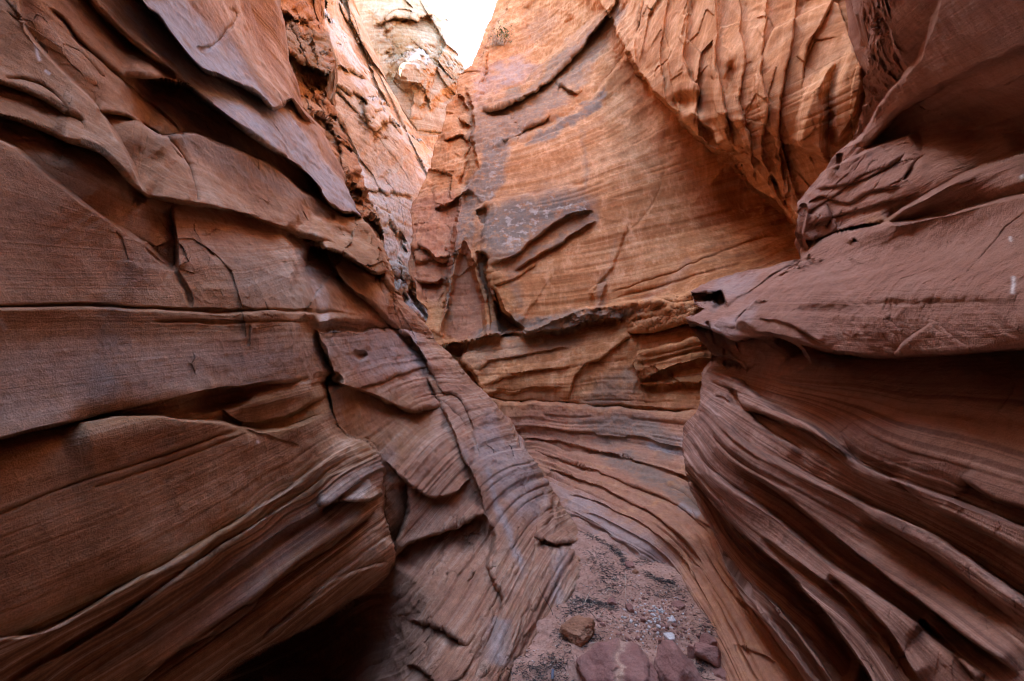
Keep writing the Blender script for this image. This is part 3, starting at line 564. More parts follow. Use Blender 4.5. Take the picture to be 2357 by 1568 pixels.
C_f = [
 ('sc',[(980,815),(1024,800),(1089,787),(1144,774),(1239,766),(1309,754),(1380,742),(1459,731)],.30,36,-.10,22,2),
 ('sc',[(1095,780),(1124,774),(1199,760),(1289,727),(1359,707),(1514,690),(1640,660)],-.22,26,.22,120,3),
 ('sc',[(1445,770),(1500,757),(1584,737),(1640,725)],.22,22,-.12,34,2),('sc',[(1440,700),(1500,690),(1560,700),(1640,690)],-.10,40,.05,26,4),
 ('sc',[(1081,792),(1066,832),(1089,857),(1114,907),(1125,925)],.45,55,-.08,50,3),
 ('sc',[(1105,912),(1119,917),(1239,929),(1299,931),(1439,937),(1609,947),(1700,950)],-.16,70,.04,20,2),('ck',[(1119,916),(1239,928),(1299,931),(1439,937),(1609,947)],.12,3.5),
 ('sc',[(1459,772),(1420,795),(1389,822),(1350,842),(1329,862),(1318,890),(1309,925)],-.09,46,.04,30,2),
 ('sc',[(1473,880),(1455,845),(1459,822),(1470,805),(1540,790),(1640,775)],-.16,56,.06,24,2),('sc',[(1464,872),(1485,874),(1539,847),(1634,827),(1700,815)],.16,24,-.06,26,2),
 ('sc',[(1470,888),(1520,884),(1614,879),(1700,872)],.12,26,-.06,20,2),('ck',[(1465,840),(1540,818),(1640,800)],.05,3.5),('ck',[(1470,820),(1560,802),(1640,790)],.03,3),
 ('sc',[(1089,855),(1150,830),(1240,815),(1310,800)],.05,16,-.04,22,2),('sc',[(1110,885),(1180,865),(1260,850),(1320,842)],.06,18,-.04,22,2),('sc',[(1110,905),(1200,900),(1300,892)],.07,20,-.03,26,2),('sc',[(1124,870),(1130,850),(1134,835)],.03,14,.03,14,2),
 # fin, pillars and the arched recess
 ('sc',[(1065,185),(1088,250),(1092,330),(1089,392),(1059,457),(1039,557),(1029,652),(1004,772)],.30,60,-.12,40,3),
 ('em',[(1069,560),(1085,600),(1108,690),(1118,775),(1020,778),(1034,690),(1054,610)],.30,9),
 ('sc',[(1094,570),(1119,667),(1131,770)],-.02,14,.10,12,2),('em',[(1136,665),(1152,768),(1212,764),(1185,745),(1158,710)],.50,9),
 ('sc',[(1092,575),(1124,594),(1129,677),(1179,737),(1210,760)],.30,34,-.16,60,2),('sc',[(1160,620),(1130,640),(1145,690),(1175,735)],.06,16,-.03,14,2),
 ('em',[(1096,488),(1124,476),(1122,510),(1108,518)],.22,4),
 ('sc',[(1129,609),(1189,582),(1254,532),(1314,492),(1369,480)],.16,46,-.08,46,2),('sc',[(1176,620),(1239,592),(1309,547),(1374,505)],.10,22,-.10,28,2),('sc',[(1135,660),(1180,640),(1240,610)],.06,22,-.03,22,2),
 ('sc',[(1105,470),(1160,455),(1260,440),(1350,420)],-.1,60,.05,40,4),
 ('sc',[(1100,255),(1150,245),(1190,235),(1250,200),(1310,140),(1370,70),(1430,-20)],.30,34,-.20,34,2),('sc',[(1085,215),(1120,222),(1180,210),(1230,165),(1290,110),(1350,60),(1400,10)],-.2,30,.45,80,3),
 ('sc',[(1280,200),(1300,200),(1320,215),(1330,222)],.25,18,-.1,18,2),('sc',[(1120,345),(1180,315),(1250,298),(1303,268),(1378,208),(1458,100),(1485,-20)],-.14,50,.12,30,3),('sc',[(1150,330),(1210,300),(1270,270)],.15,14,-.08,16,2),
 ('sc',[(1185,0),(1150,45),(1130,90),(1100,160)],.2,30,-.2,40,3),('sc',[(1200,0),(1210,60),(1240,115),(1290,100),(1330,40)],.05,20,.15,60,4),
 ('sc',[(1000,480),(1040,470),(1080,430)],.2,26,-.12,30,2),('sc',[(960,560),(1010,600),(1035,600)],.2,22,-.1,30,2),('sc',[(962,655),(1000,650),(1025,640)],.3,16,-.1,30,2),('ck',[(1083,330),(1065,400),(1058,430)],.15,4),
 ('sc',[(1052,215),(1075,240),(1060,275),(1090,290)],.15,20,-.1,20,2),('sc',[(1020,330),(1060,310),(1090,320)],.2,24,-.1,24,2),
 # hanging flutes over the alcove
 ('sc',[(1463,150),(1488,192),(1528,237),(1560,262),(1593,302),(1648,347),(1688,362),(1728,432),(1783,462),(1833,512),(1900,560)],1.0,110,-.42,190,3,True),
 ('sc',[(1478,-160),(1475,0),(1463,100),(1468,160),(1490,200)],-0.031,40,0.105,44,1.5),('sc',[(1545,-160),(1538,0),(1520,120),(1530,235)],-0.039,30,0.097,30,1.5),('sc',[(1578,-160),(1585,0),(1575,120),(1584,175),(1602,205),(1597,300)],-0.054,30,0.121,36,1.5),
 ('sc',[(1645,-160),(1650,0),(1650,140),(1668,240),(1682,315),(1700,350)],-0.062,34,0.113,34,1.5),('sc',[(1690,-160),(1700,0),(1712,130),(1705,230),(1730,330),(1740,430)],-0.039,26,0.097,40,1.5),
 ('sc',[(1770,-100),(1765,40),(1750,150),(1765,250),(1755,350),(1800,470)],-0.046,34,0.088,40,1.5),('sc',[(1850,-100),(1830,60),(1800,200),(1790,320),(1810,440)],-0.039,40,0.101,44,1.5),('sc',[(1940,-100),(1900,40),(1860,110),(1850,200)],-0.039,40,0.101,40,1.5),
 ('el',1683,180,13,36,6,.2),('em',[(1918,150),(1900,200),(1898,320),(1903,368),(1870,350),(1838,340),(1833,300),(1850,240),(1875,190)],-.30,16),('em',[(1960,110),(1990,140),(1975,260),(1930,330),(1912,290),(1920,200)],-.22,14),
 ('el',1575,235,30,20,0,.2),('el',1640,300,26,22,0,.15),('sc',[(1595,260),(1612,290),(1640,300),(1655,345)],.1,20,-.15,20,2),
 ('sc',[(1680,330),(1760,420),(1840,520)],.1,24,-.05,24,3),('sc',[(1720,330),(1790,430),(1850,520)],.1,24,-.05,24,3),
 # alcove cracks and flakes
 ('ck',[(1398,682),(1440,665),(1498,640),(1603,610),(1733,555),(1850,530)],.035,2.6),('ck',[(1413,692),(1470,672),(1538,655),(1608,632),(1740,598)],.04,2.6),('sc',[(1413,692),(1538,655),(1608,632),(1760,590)],-.05,40,.02,20,2),
 ('sc',[(1450,500),(1429,572),(1409,622),(1362,668),(1356,715)],-.03,60,.03,30,4),('sc',[(1350,665),(1375,655),(1400,650)],-.08,26,.03,14,2),('em',[(1352,670),(1395,655),(1390,690),(1372,715),(1360,700)],-.10,8),
 ('ck',[(1530,390),(1510,450),(1480,500),(1440,540)],.012,2.5),
 # ribbed bowl under the ledge
 ('sc',[(1150,985),(1260,990),(1400,1000),(1600,1035)],0.028,26,-0.024,30,3),('sc',[(1180,1010),(1300,1022),(1420,1050),(1590,1100),(1640,1160)],0.042,24,-0.024,24,2),('sc',[(1215,1040),(1330,1070),(1450,1115),(1560,1160),(1640,1240)],0.035,22,-0.024,26,2),
 ('sc',[(1240,1075),(1340,1105),(1440,1150),(1540,1210),(1620,1300)],0.042,24,-0.032,26,2),('sc',[(1215,1062),(1250,1068),(1275,1080)],-0.042,40,0.024,16,2),('sc',[(1290,1130),(1390,1165),(1490,1215),(1580,1300),(1640,1400)],0.025,20,-0.020,20,2),
 ('ck',[(1310,1180),(1350,1205),(1420,1245),(1470,1280)],.06,6),('sc',[(1300,1165),(1400,1200),(1490,1250),(1560,1320),(1620,1420)],0.014,18,-0.016,22,3),
 ('sc',[(1560,1030),(1600,1060),(1640,1100)],0.028,24,-0.020,24,2),('sc',[(1590,1170),(1610,1200),(1640,1215),(1640,1180)],0.028,20,-0.020,20,2),
 ('sc',[(1600,1230),(1640,1300),(1690,1370),(1735,1400)],0.025,20,-0.020,22,2),('sc',[(1625,1230),(1660,1300),(1700,1350),(1760,1420)],0.021,14,-0.016,16,2),('ck',[(1590,1290),(1650,1390),(1690,1480),(1750,1580)],.03,7),('sc',[(1690,1480),(1740,1500),(1790,1530)],0.014,20,-0.012,20,2),
]
C_m = {'rose':([([(1100,930),(1640,950),(1760,1180),(2000,1600),(1700,1740),(1560,1480),(1330,1260),(1200,1100)],40,1.0),([(1024,772),(1054,610),(1069,565),(1085,600),(1118,772)],6,.8),([(960,450),(1060,460),(1030,640),(960,690),(940,600)],14,.8)],[]),
  'varnish_dark':([([(1100,500),(1200,450),(1320,440),(1370,490),(1250,540),(1180,590),(1110,590)],34,1.0),([(1085,240),(1190,215),(1290,120),(1400,25),(1440,40),(1330,190),(1240,290),(1120,340),(1090,330)],14,.7),([(1068,420),(1120,330),(1180,310),(1140,440),(1095,480),(1090,560),(1060,580),(1030,740),(1012,750),(1040,560)],9,.9),([(1100,560),(1125,600),(1135,680),(1120,690),(1110,620)],7,.6),
     ([(1240,300),(1310,262),(1390,205),(1380,240),(1300,300),(1220,330)],8,.9),([(1320,545),(1380,500),(1375,470),(1330,500),(1260,560),(1180,600),(1180,625)],7,.7),([(1150,745),(1300,715),(1470,715),(1460,735),(1240,770),(1100,785)],7,.85),([(1069,795),(1150,785),(1300,770),(1320,800),(1200,830),(1090,850)],14,.45),
     ([(1380,870),(1440,850),(1480,880),(1440,930),(1360,930)],16,.6),([(1330,960),(1460,945),(1560,990),(1540,1050),(1400,1010)],22,.75),([(1380,1040),(1480,1060),(1600,1130),(1640,1220),(1540,1130),(1420,1080)],12,.7),([(1370,640),(1410,620),(1420,560),(1400,690),(1370,710)],10,.5),([(1340,300),(1350,420),(1310,490),(1290,560),(1330,450)],10,.5),([(1240,20),(1290,60),(1230,110),(1200,80)],16,.3)],
     [([(1160,560),(1180,640),(1200,720)],12,.5),([(1100,760),(1080,830)],12,.4)]),
  'lichen':([([(1110,520),(1200,460),(1310,450),(1350,480),(1250,530),(1180,580)],16,1.0),([(1120,340),(1180,320),(1140,440),(1100,500)],14,.7),([(1180,300),(1220,290),(1200,310)],6,.8)],[]),
  'ochre':([([(1180,215),(1280,120),(1300,140),(1200,240)],10,.8),([(1110,600),(1160,610),(1180,720),(1140,680)],10,.7),([(1220,780),(1320,765),(1310,800),(1230,810)],12,.6)],[]),
  'grey':([([(1090,230),(1180,190),(1230,160),(1200,130),(1110,170)],18,.6),([(1280,1110),(1420,1190),(1530,1270),(1600,1390),(1570,1380),(1450,1280),(1320,1200)],26,.6),([(1560,990),(1610,1000),(1640,1120),(1590,1090)],16,.5)],
     [([(1480,1020),(1540,1030),(1600,1040)],7,.9),([(1560,1160),(1610,1190)],8,.8),([(1600,600),(1480,700)],10,.2)])}
def C_rel(u, v):
    bowl = sstep(v, 930, 1000); up = sstep(-v, -700, -200) 
    return .008 + .022 * bowl * (1 - .45 * sstep(v, 1180, 1300)) + .010 * sstep(v, 780, 800) * sstep(-v, -930, -920) + .004 * up
ALC = [(1120,350),(1300,290),(1440,160),(1500,220),(1640,340),(1760,470),(1850,600),(1600,690),(1340,720),(1200,740),(1140,560)]
FLU = [(1430,-160),(1460,120),(1500,200),(1600,300),(1690,360),(1780,460),(1850,540),(1990,380),(2140,-160)]
def C_na(u, v): return .026 - .019 * np.maximum(sstep(poly_sd(u, v, ALC), -20, 20), sstep(poly_sd(u, v, FLU), -10, 10))
def C_x(P, u, v):
    flu = sstep(poly_sd(u, v, FLU), -14, 14); Q = P * np.array([1.9, 1.9, .75]) + np.stack([.5 * P[..., 2], 0 * P[..., 2], 0 * P[..., 2]], -1)
    f_ = flu * (.17 * facets(Q * .72, 61, 1.0) + .04 * facets(P * np.array([3.6, 3.6, 2.0]) + 4, 63, .9))
    return f_ + C_x0(P, u, v)
def C_x0(P, u, v):
    rough = sstep(-u, -1140, -1040) * sstep(-v, -800, -700) + .8 * sstep(poly_sd(u, v, [(1120,345),(1250,298),(1303,268),(1240,215),(1180,260),(1110,300)]), -14, 14) + .5 * sstep(-v, -160, -60) * sstep(-u, -1250, -1180)
    crumb = sstep(poly_sd(u, v, [(1240,735),(1380,705),(1500,690),(1640,670),(1640,735),(1470,750),(1330,745)]), -8, 8)
    return rough * (.10 * facets(P * .7, 31, 1.0) + .02 * facets(P * 3.1 + 2, 33, .9)) + crumb * (.05 * ridged(P * 7, 4) + .03 * facets(P * 9, 41, .9))
P, A, *_ = sheet(C_silL, C_silR, -150, 1720, 560, 860, C_c, C_s, C_f, C_m, C_rel, C_na, wobble=5, extra=C_x, seed=8, rw=(.3, .24, .3, .18), band=lambda u, v: .40 + 0 * v)
P, A = extrude(P, A, 'left', shift((7.0, 24, 0), (6, 0, 0)), 40, 2); P, A = extrude(P, A, 'right', shift((1.6, .6, 0)), 10, 2)  # left: hidden length of wall, added for shade on the far cliffs
P, A = extrude(P, A, 'top', rise(lambda e: 16 + 2 * sstep(e[..., 1], 9, 15), .24, .1), 34, -2.5); P, A = extrude(P, A, 'top', shift((6, 9, 1.0)), 8, 0)
o = grid_mesh('canyon_wall', P, M_CEN, A); prop(o, 'orange streaked wall across the bend with a smooth alcove, hanging flutes and a sandy ledge', 'rock wall', kind='structure')

# ---------------- right wall: near, polished, with ribs below and an overhang above
R_sil = lerp_tab([(1935,-150),(1963,0),(1976,30),(1998,60),(1999,92),(1990,125),(1996,150),(1986,185),(1993,225),(1978,280),(1963,320),(1923,350),(1898,390),(1860,435),(1833,466),(1836,505),(1828,535),(1842,570),(1843,596),(1760,612),(1668,636),(1610,655),(1589,672),(1600,695),(1628,712),(1600,722),(1578,731),(1592,758),(1612,782),(1638,814),(1638,836),(1614,874),(1618,900),(1611,926),(1603,969),(1572,1006),(1569,1020),(1574,1064),(1588,1124),(1613,1179),(1638,1219),(1658,1284),(1683,1339),(1728,1404),(1778,1469),(1828,1534),(1848,1568),(1920,1650),(1980,1720)])
R_c = [(1935,-150,2.7),(2100,-150,1.5),(2357,-150,.95),(2550,-150,.8),(1965,0,2.75),(2100,0,1.78),(2357,0,1.12),(2550,0,.92),(1995,150,2.65),(2100,150,2.2),(2357,150,1.5),(2550,150,1.22),(1975,300,2.95),(2100,300,2.7),(2250,300,2.45),(2357,300,2.2),(2550,300,1.85),
 (1890,410,3.15),(2050,420,2.5),(2200,420,2.0),(2357,420,1.55),(2550,420,1.25),(1836,520,3.15),(1950,540,2.65),(2100,540,2.0),(2250,540,1.55),(2357,540,1.32),(2550,540,1.08),(1840,600,3.1),(1668,640,4.0),(1590,675,3.75),(1580,731,3.35),(1700,700,3.2),(1800,650,2.85),(1900,640,2.35),(2100,640,1.68),(2357,640,1.17),(2550,640,.95),
 (1700,745,2.85),(1800,740,2.35),(2000,740,1.8),(2200,740,1.38),(2357,740,1.12),(2550,740,.93),(1640,836,3.3),(1750,840,2.75),(1900,850,2.2),(2100,850,1.72),(2357,850,1.32),(2550,850,1.06),(1610,925,3.1),(1750,930,2.6),(1900,940,2.15),(2150,940,1.6),(2357,940,1.32),(2550,940,1.06),
 (1572,1010,2.98),(1700,1010,2.5),(1900,1010,1.98),(2100,1040,1.6),(2357,1060,1.25),(2550,1060,1.0),(1588,1124,2.85),(1720,1150,2.3),(1900,1180,1.85),(2100,1200,1.5),(2357,1220,1.15),(2550,1220,.95),(1640,1219,2.65),(1800,1300,2.05),(2000,1320,1.6),(2200,1350,1.3),(2357,1380,1.1),(2550,1380,.92),(1728,1404,2.2),(1900,1450,1.72),(2100,1470,1.38),(1850,1568,1.85),(2000,1568,1.52),(2200,1568,1.2),(2357,1568,1.0),(2550,1568,.87),(1980,1720,1.55),(2200,1720,1.15),(2550,1720,.82)]
R_s = [(0,[(1843,605),(2000,525),(2200,430),(2357,365),(2550,300)]),(-1,[(1835,540),(1950,480),(2100,420),(2357,300),(2550,220)]),(-2,[(1833,475),(1920,400),(2020,310),(2200,220),(2550,60)]),(-3.5,[(1970,280),(2100,160),(2400,0)]),(-5,[(1985,160),(2100,40),(2250,-80)]),(1,[(1700,690),(1850,685),(2100,690),(2357,690),(2550,690)]),(2,[(1580,733),(1700,765),(1900,780),(2060,790),(2357,770),(2550,760)]),
 (3,[(1638,834),(1800,880),(2000,900),(2357,950),(2550,990)]),(4,[(1630,874),(1778,934),(1878,984),(1978,1064),(2128,1124),(2357,1214),(2550,1300)]),(5.05,[(1608,926),(1728,1024),(1878,1109),(1978,1154),(2178,1259),(2357,1384),(2550,1500)]),(6.5,[(1574,1000),(1658,1104),(1778,1184),(1928,1309),(2078,1409),(2278,1568),(2400,1680)]),(7.15,[(1574,1064),(1678,1184),(1803,1284),(1928,1374),(2028,1459),(2103,1568),(2200,1700)]),(8.7,[(1600,1150),(1678,1309),(1778,1409),(1878,1509),(1918,1568),(2000,1680)]),(5.5,[(2250,1380),(2450,1540)])]
R_f = [
 # overhang
 ('sc',[(1940,330),(1978,318),(2030,240),(2098,155),(2130,90),(2180,-40),(2230,-160)],.05,60,.25,120,6,True),('sc',[(2030,-150),(2010,0),(2040,60),(2060,120),(2098,155)],.05,30,-.08,50,4),
 ('sc',[(1963,322),(2000,330),(2080,250),(2200,180),(2357,110),(2550,20)],.10,60,-.10,60,8),
 # flaky ledges between overhang and bulge
 ('sc',[(1898,392),(1960,370),(2030,330),(2120,300)],-.10,40,.06,30,3),('sc',[(1870,440),(1940,430),(2020,400),(2090,350)],.025,10,-.02,20,1.5),('sc',[(1850,470),(1900,455),(1950,470),(2010,440),(2080,430)],.03,10,-.02,20,1.5),('sc',[(1870,535),(1890,510),(1960,490),(2040,465),(2120,440)],.03,10,-.02,20,1.5),
 ('el',1892,500,20,16,-30,-.04),('ck',[(1905,470),(1915,500),(1900,530)],.06,4),('sc',[(1840,560),(1900,545),(1960,525),(2020,512),(2060,505)],.12,14,-.08,20,2),('sc',[(1830,540),(1870,555),(1850,590)],.06,14,-.05,14,2),('ck',[(1930,352),(1935,385),(1925,400)],.06,5),
 ('sc',[(1836,470),(1855,480),(1850,540),(1856,580)],.06,20,-.05,14,3),
 # purple bulge
 ('sc',[(1843,596),(1880,565),(1928,540),(2023,518),(2078,480),(2178,425),(2260,385),(2357,350),(2560,270)],-.34,58,.24,44,5,True),
 ('sc',[(2020,520),(2100,508),(2178,492),(2260,470),(2357,450),(2560,400)],-.06,50,.09,26,5),('el',1960,553,12,8,20,-.05),('el',1968,556,7,5,0,.08),
 ('sc',[(1780,715),(1900,702),(2000,695),(2200,690),(2380,695)],.015,40,-.01,40,14),
 ('sc',[(1690,752),(1735,765),(1804,777),(1860,795),(1930,808),(2050,820)],.12,22,-.10,60,2,.4),('sc',[(1790,775),(1860,795),(1913,808),(2000,818),(2058,820),(2200,812),(2357,802),(2560,790),(2960,780)],.36,75,-.10,70,4,.2),
 ('sc',[(1695,756),(1700,730),(1730,705),(1770,690)],.03,14,-.04,22,3),('sc',[(1740,735),(1790,742),(1840,760),(1900,795)],.02,14,-.02,20,3),('sc',[(2150,745),(2100,780),(2058,822)],.015,30,-.02,40,3),
 ('sc',[(1690,752),(1715,720),(1775,672),(1825,628),(1852,592)],-.16,80,.14,60,4),
 # jutting slabs
 ('sc',[(1570,729),(1600,742),(1657,761),(1695,780),(1740,778),(1789,776),(1840,796),(1867,838)],.42,55,-.08,40,2),('sc',[(1585,676),(1640,676),(1662,672),(1668,700),(1640,712)],.34,26,-.05,30,2),('el',1640,694,20,13,-10,.14),('ck',[(1842,600),(1760,650),(1700,690),(1660,715)],.04,3),
 ('sc',[(1800,640),(1835,618),(1850,612)],.06,12,-.04,16,2),('ck',[(1625,735),(1640,760),(1650,790)],.05,4),('sc',[(1612,785),(1640,815),(1700,835),(1720,860)],.16,24,-.06,30,2),
 ('sc',[(1720,775),(1710,800),(1720,830)],.03,20,.03,20,2),
 # ribs
 ('sc',[(1616,874),(1660,866),(1700,878),(1778,934),(1878,984),(1978,1064),(2128,1124),(2357,1214),(2560,1310)],-.14,60,.14,55,6),('sc',[(1663,886),(1700,912),(1728,936),(1803,970),(1878,1002),(1960,1060)],.14,34,-.07,30,3),('sc',[(1600,960),(1640,905),(1700,935),(1760,985),(1860,1050)],-.06,30,.06,24,3),
 ('sc',[(1609,926),(1660,968),(1728,1024),(1878,1109),(1978,1154),(2178,1259),(2357,1384),(2560,1530)],-.10,60,.10,44,7),('sc',[(1678,1062),(1728,1084),(1790,1130),(1853,1184),(1950,1260),(2100,1370),(2357,1562)],.16,36,-.08,44,4),
 ('sc',[(1574,1012),(1610,1060),(1658,1104),(1778,1184),(1928,1309),(2078,1409),(2278,1568)],-.08,46,.05,36,6),('sc',[(1582,1078),(1630,1130),(1678,1199),(1750,1268),(1818,1324),(1908,1434),(2003,1568),(2080,1680)],.38,62,-.08,46,3,True),
 ('sc',[(1720,1330),(1800,1410),(1860,1480),(1930,1580),(2000,1700)],-.10,40,.06,46,5),('sc',[(1655,1260),(1700,1340),(1770,1430),(1850,1530),(1930,1640)],-.05,20,.08,30,4),
 ('sc',[(1980,1180),(2100,1240),(2250,1350),(2357,1440)],.06,40,-.04,40,6),('sc',[(2050,1090),(2150,1160),(2300,1240),(2450,1320)],.08,36,-.05,40,5),('sc',[(1900,1320),(1990,1390),(2060,1480),(2120,1580)],.07,30,-.05,34,5),
 ('ck',[(1670,900),(1760,955),(1850,1010),(1980,1090)],.02,5),('ck',[(1640,1010),(1720,1070),(1820,1130)],.02,5),('sc',[(1750,1230),(1850,1310),(1950,1390),(2050,1500)],.05,26,-.04,30,4),('sc',[(2120,1420),(2200,1500),(2260,1580)],.06,40,-.04,40,6),('sc',[(2220,1100),(2300,1150),(2400,1180)],.08,30,-.05,40,5),
]
R_m = {'grey':([([(1600,740),(1700,720),(1750,690),(1700,780),(1640,770)],12,.45),([(1668,640),(1740,625),(1700,690),(1640,670)],12,.4)],[([(1840,800),(1880,830),(1930,850)],8,.5)]),
  'varnish_dark':([([(1585,735),(1650,765),(1700,850),(1620,800)],6,.5),([(1590,675),(1660,675),(1640,712)],6,.5)],[]),'ochre':([([(1990,505),(2060,490),(2060,505),(2000,520)],5,.6)],[]),  # dark polygons: fronts of the jutting slabs and the notch between them
  'pale':([],[([(2348,402),(2354,412)],5,1.0),([(2329,545),(2331,560)],4,.9),([(2335,635),(2337,660),(2336,682)],5,1.0)])}
def R_rel(u, v): return .0006 + .017 * sstep(v, 800, 900) * (1 - .3 * sstep(u, 2000, 2357)) + .004 * sstep(poly_sd(u, v, [(1830,460),(1980,330),(2120,300),(2080,470),(1850,590)]), -20, 20)
def R_x(P, u, v):
    rough = sstep(poly_sd(u, v, [(1930,-160),(2080,-160),(2040,60),(2098,155),(1978,325),(1950,320),(1960,100)]), -14, 10)
    pit = sstep(poly_sd(u, v, [(1750,720),(2357,600),(2357,800),(2058,815),(1800,770)]), -60, 60)
    jag = sstep(poly_sd(u, v, [(1575,731),(1700,780),(1720,850),(1630,840)]), -6, 6) + sstep(poly_sd(u, v, [(1588,672),(1662,676),(1640,714)]), -6, 6)
    chip = sstep(fbm(P * 1.6 + 13, 3), .15, .33)
    flaky = sstep(poly_sd(u, v, [(1830,460),(1990,330),(2130,300),(2090,450),(1860,590)]), -20, 20)
    return .35 * chip * (.010 * facets(P * 5, 81, .9) + .005 * facets(P * 12, 83, .9)) + flaky * (.035 * facets(P * np.array([2.0, 2.0, 4.5]), 85, .9) + .008 * facets(P * 11, 86, .9)) + rough * (.016 * ridged(P * 12, 4) + .03 * facets(P * 4, 51, .9)) + pit * .006 * ridged(P * 16, 3) + jag * (.03 * facets(P * 9, 53, .9))
P, A, *_ = sheet(R_sil, lambda v: 2550 + 0 * v, -150, 1720, 460, 860, R_c, R_s, R_f, R_m, R_rel, .022, wobble=4, extra=R_x, seed=11, rw=(.2, .2, .34, .26), band=lambda u, v: .04 + .95 * sstep(v, 830, 960))
P, A = extrude(P, A, 'left', shift((3.2, 3.3, 0), (.6, .3, 0)), 30, 4)
def R_top(e, t):  # upper wall out of view: tall rim and near lean shaped to block light
    z = e[..., 2] + (16.5 - e[..., 2]) * t; near = 1 - sstep(e[..., 1], 1.2, 2.6); q = e.copy()
    q[..., 0] = e[..., 0] + (z - e[..., 2]) * .26 - near * 1.5 * np.sin(np.pi * np.clip(t * 2.0, 0, 1)) ** 1.0; q[..., 2] = z; return q
P, A = extrude(P, A, 'top', R_top, 60, -4); P, A = extrude(P, A, 'top', shift((9, 0, 1.0)), 8, 0)
P, A = extrude(P, A, 'bottom', lambda e, t: np.stack([e[..., 0] + .3 * t, e[..., 1], e[..., 2] + (-1.4 - e[..., 2]) * t], -1), 24, 4)
P, A = extrude(P, A, 'right', shift((-.1, -7.5, 0), (-1.3, 0, 0)), 60, 0)  # unseen stretch behind the camera, narrowed to keep rear light out
o = grid_mesh('canyon_wall', P, M_RIGHT, A); prop(o, 'dark purple-brown wall on the right with a smooth bulge, jutting slabs and long ribs', 'rock wall', kind='structure')

# ---------------- canyon behind the camera: an unseen wall is added to shut out light from the rear
n_ = 160
tt = np.linspace(-1, 1, n_)[None]; hh = np.linspace(0, 1, 90)[:, None]
Xb = 4.5 * tt + 0 * hh; Zb = -.3 + 8.5 * hh + 0 * tt; Yb = -7.2 - 1.0 * hh + 1.2 * tt ** 2
P = np.stack([Xb, Yb, Zb], -1); P = P + np.stack([0 * Xb, .5 * fbm(P * .8, 5), 0 * Xb], -1)
A = {'strata': Zb * 5 + .3 * fbm(P, 3)}; A.update({k: np.zeros(Xb.shape) for k in ATTRS})
o = grid_mesh('canyon_wall', P, M_LEFT, A); prop(o, 'unseen rock wall added behind the viewer to shut out light', 'rock wall', kind='structure')
# ---------------- sand floor
def floor_h(x, y):
    dip = -.9 * sstep(-x, .12, .5) * sstep(-np.asarray(y), -4.2, -3.9)
    p = np.stack([x, y, 0 * x], -1)
    for bx, by, br_ in ((.22, 2.1, .26), (.33, 2.15, .2), (.42, 2.32, .15), (.17, 2.47, .15)): dip = dip + .03 * np.exp(-((x - bx) ** 2 + (y - by) ** 2) / br_ ** 2)
    return dip + .035 * fbm(p * 1.7, 4) + .014 * fbm(p * 7, 4) + .004 * fbm(p * 40, 3)
M_SAND = bpy.data.materials.new('sand'); M_SAND.use_nodes = True
t = NT(M_SAND); b = t.n['Principled BSDF']; obj = t.new('ShaderNodeTexCoord').outputs['Object']
c = t.ramp(t.noise(obj, 3.5, 6, .65), [(.3, (.34, .18, .12)), (.55, (.46, .26, .18)), (.8, (.54, .335, .245))])
c = t.mix(1.0, c, t.ramp(t.noise(obj, 60, 8, .75), [(.3, (.6, .6, .6)), (.7, (1.3, 1.3, 1.3))]), 'MULTIPLY')
t.lk(c, b.inputs['Base Color']); b.inputs['Roughness'].default_value = .95; b.inputs['Specular IOR Level'].default_value = .15
bp = t.new('ShaderNodeBump'); bp.inputs['Strength'].default_value = .7; bp.inputs['Distance'].default_value = .01
t.lk(t.math('ADD', t.noise(obj, 45, 5, .65), t.math('MULTIPLY', t.noise(obj, 260, 2, .6), .4)), bp.inputs['Height']); t.lk(bp.outputs[0], b.inputs['Normal'])
def axis(a, b, lo, hi, n, far):
    c = np.linspace(lo, hi, n); return np.concatenate([np.linspace(a, lo, far)[:-1], c, np.linspace(hi, b, far)[1:]])
gx = axis(-60, 60, -.6, 1.9, 420, 30); gy = axis(-60, 90, 1.3, 4.6, 520, 30)
X, Y = np.meshgrid(gx, gy[::-1]); Z = floor_h(X, Y)
o = grid_mesh('ground', np.stack([X, Y, Z], -1), M_SAND, back=False); prop(o, 'pink sand floor of the canyon', 'ground', kind='structure')

def at(u, v):
    d = ground_d(u, v)
    for _ in range(4):
        p = unproj(u, v, d); h = float(floor_h(np.array(p[0]), np.array(p[1]))); d = ground_d(u, v, h)
    p = unproj(u, v, d); return Vector(p), d

# ---------------- loose rocks, pebbles, sticks and litter on the sand
def rock_mat(name, dark, mid, light):
    m = bpy.data.materials.new(name); m.use_nodes = True; t = NT(m); b = t.n['Principled BSDF']
    obj = t.new('ShaderNodeTexCoord').outputs['Object']
    c = t.ramp(t.noise(obj, 9, 6, .65), [(.25, dark), (.5, mid), (.78, light)])
    c = t.mix(t.math('MULTIPLY', t.attr('pale'), t.rng(t.noise(obj, 30, 4, .6), .3, .6)), c, (.55, .36, .24))
    c = t.mix(1.0, c, t.ramp(t.noise(obj, 240, 2, .6), [(.3, (.7,) * 3), (.7, (1.25,) * 3)]), 'MULTIPLY')
    t.lk(c, b.inputs['Base Color']); b.inputs['Roughness'].default_value = .9; b.inputs['Specular IOR Level'].default_value = .2
    bp = t.new('ShaderNodeBump'); bp.inputs['Strength'].default_value = .6; bp.inputs['Distance'].default_value = .006
    t.lk(t.noise(obj, 70, 6, .65), bp.inputs['Height']); t.lk(bp.outputs[0], b.inputs['Normal']); return m
M_ROCK = rock_mat('red_rock', (.22, .095, .07), (.31, .15, .115), (.40, .22, .17))
M_BROWN = rock_mat('brown_rock', (.19, .08, .042), (.32, .15, .08), (.42, .23, .14))
M_WHITE = rock_mat('white_quartz', (.50, .42, .36), (.66, .60, .54), (.78, .74, .70))
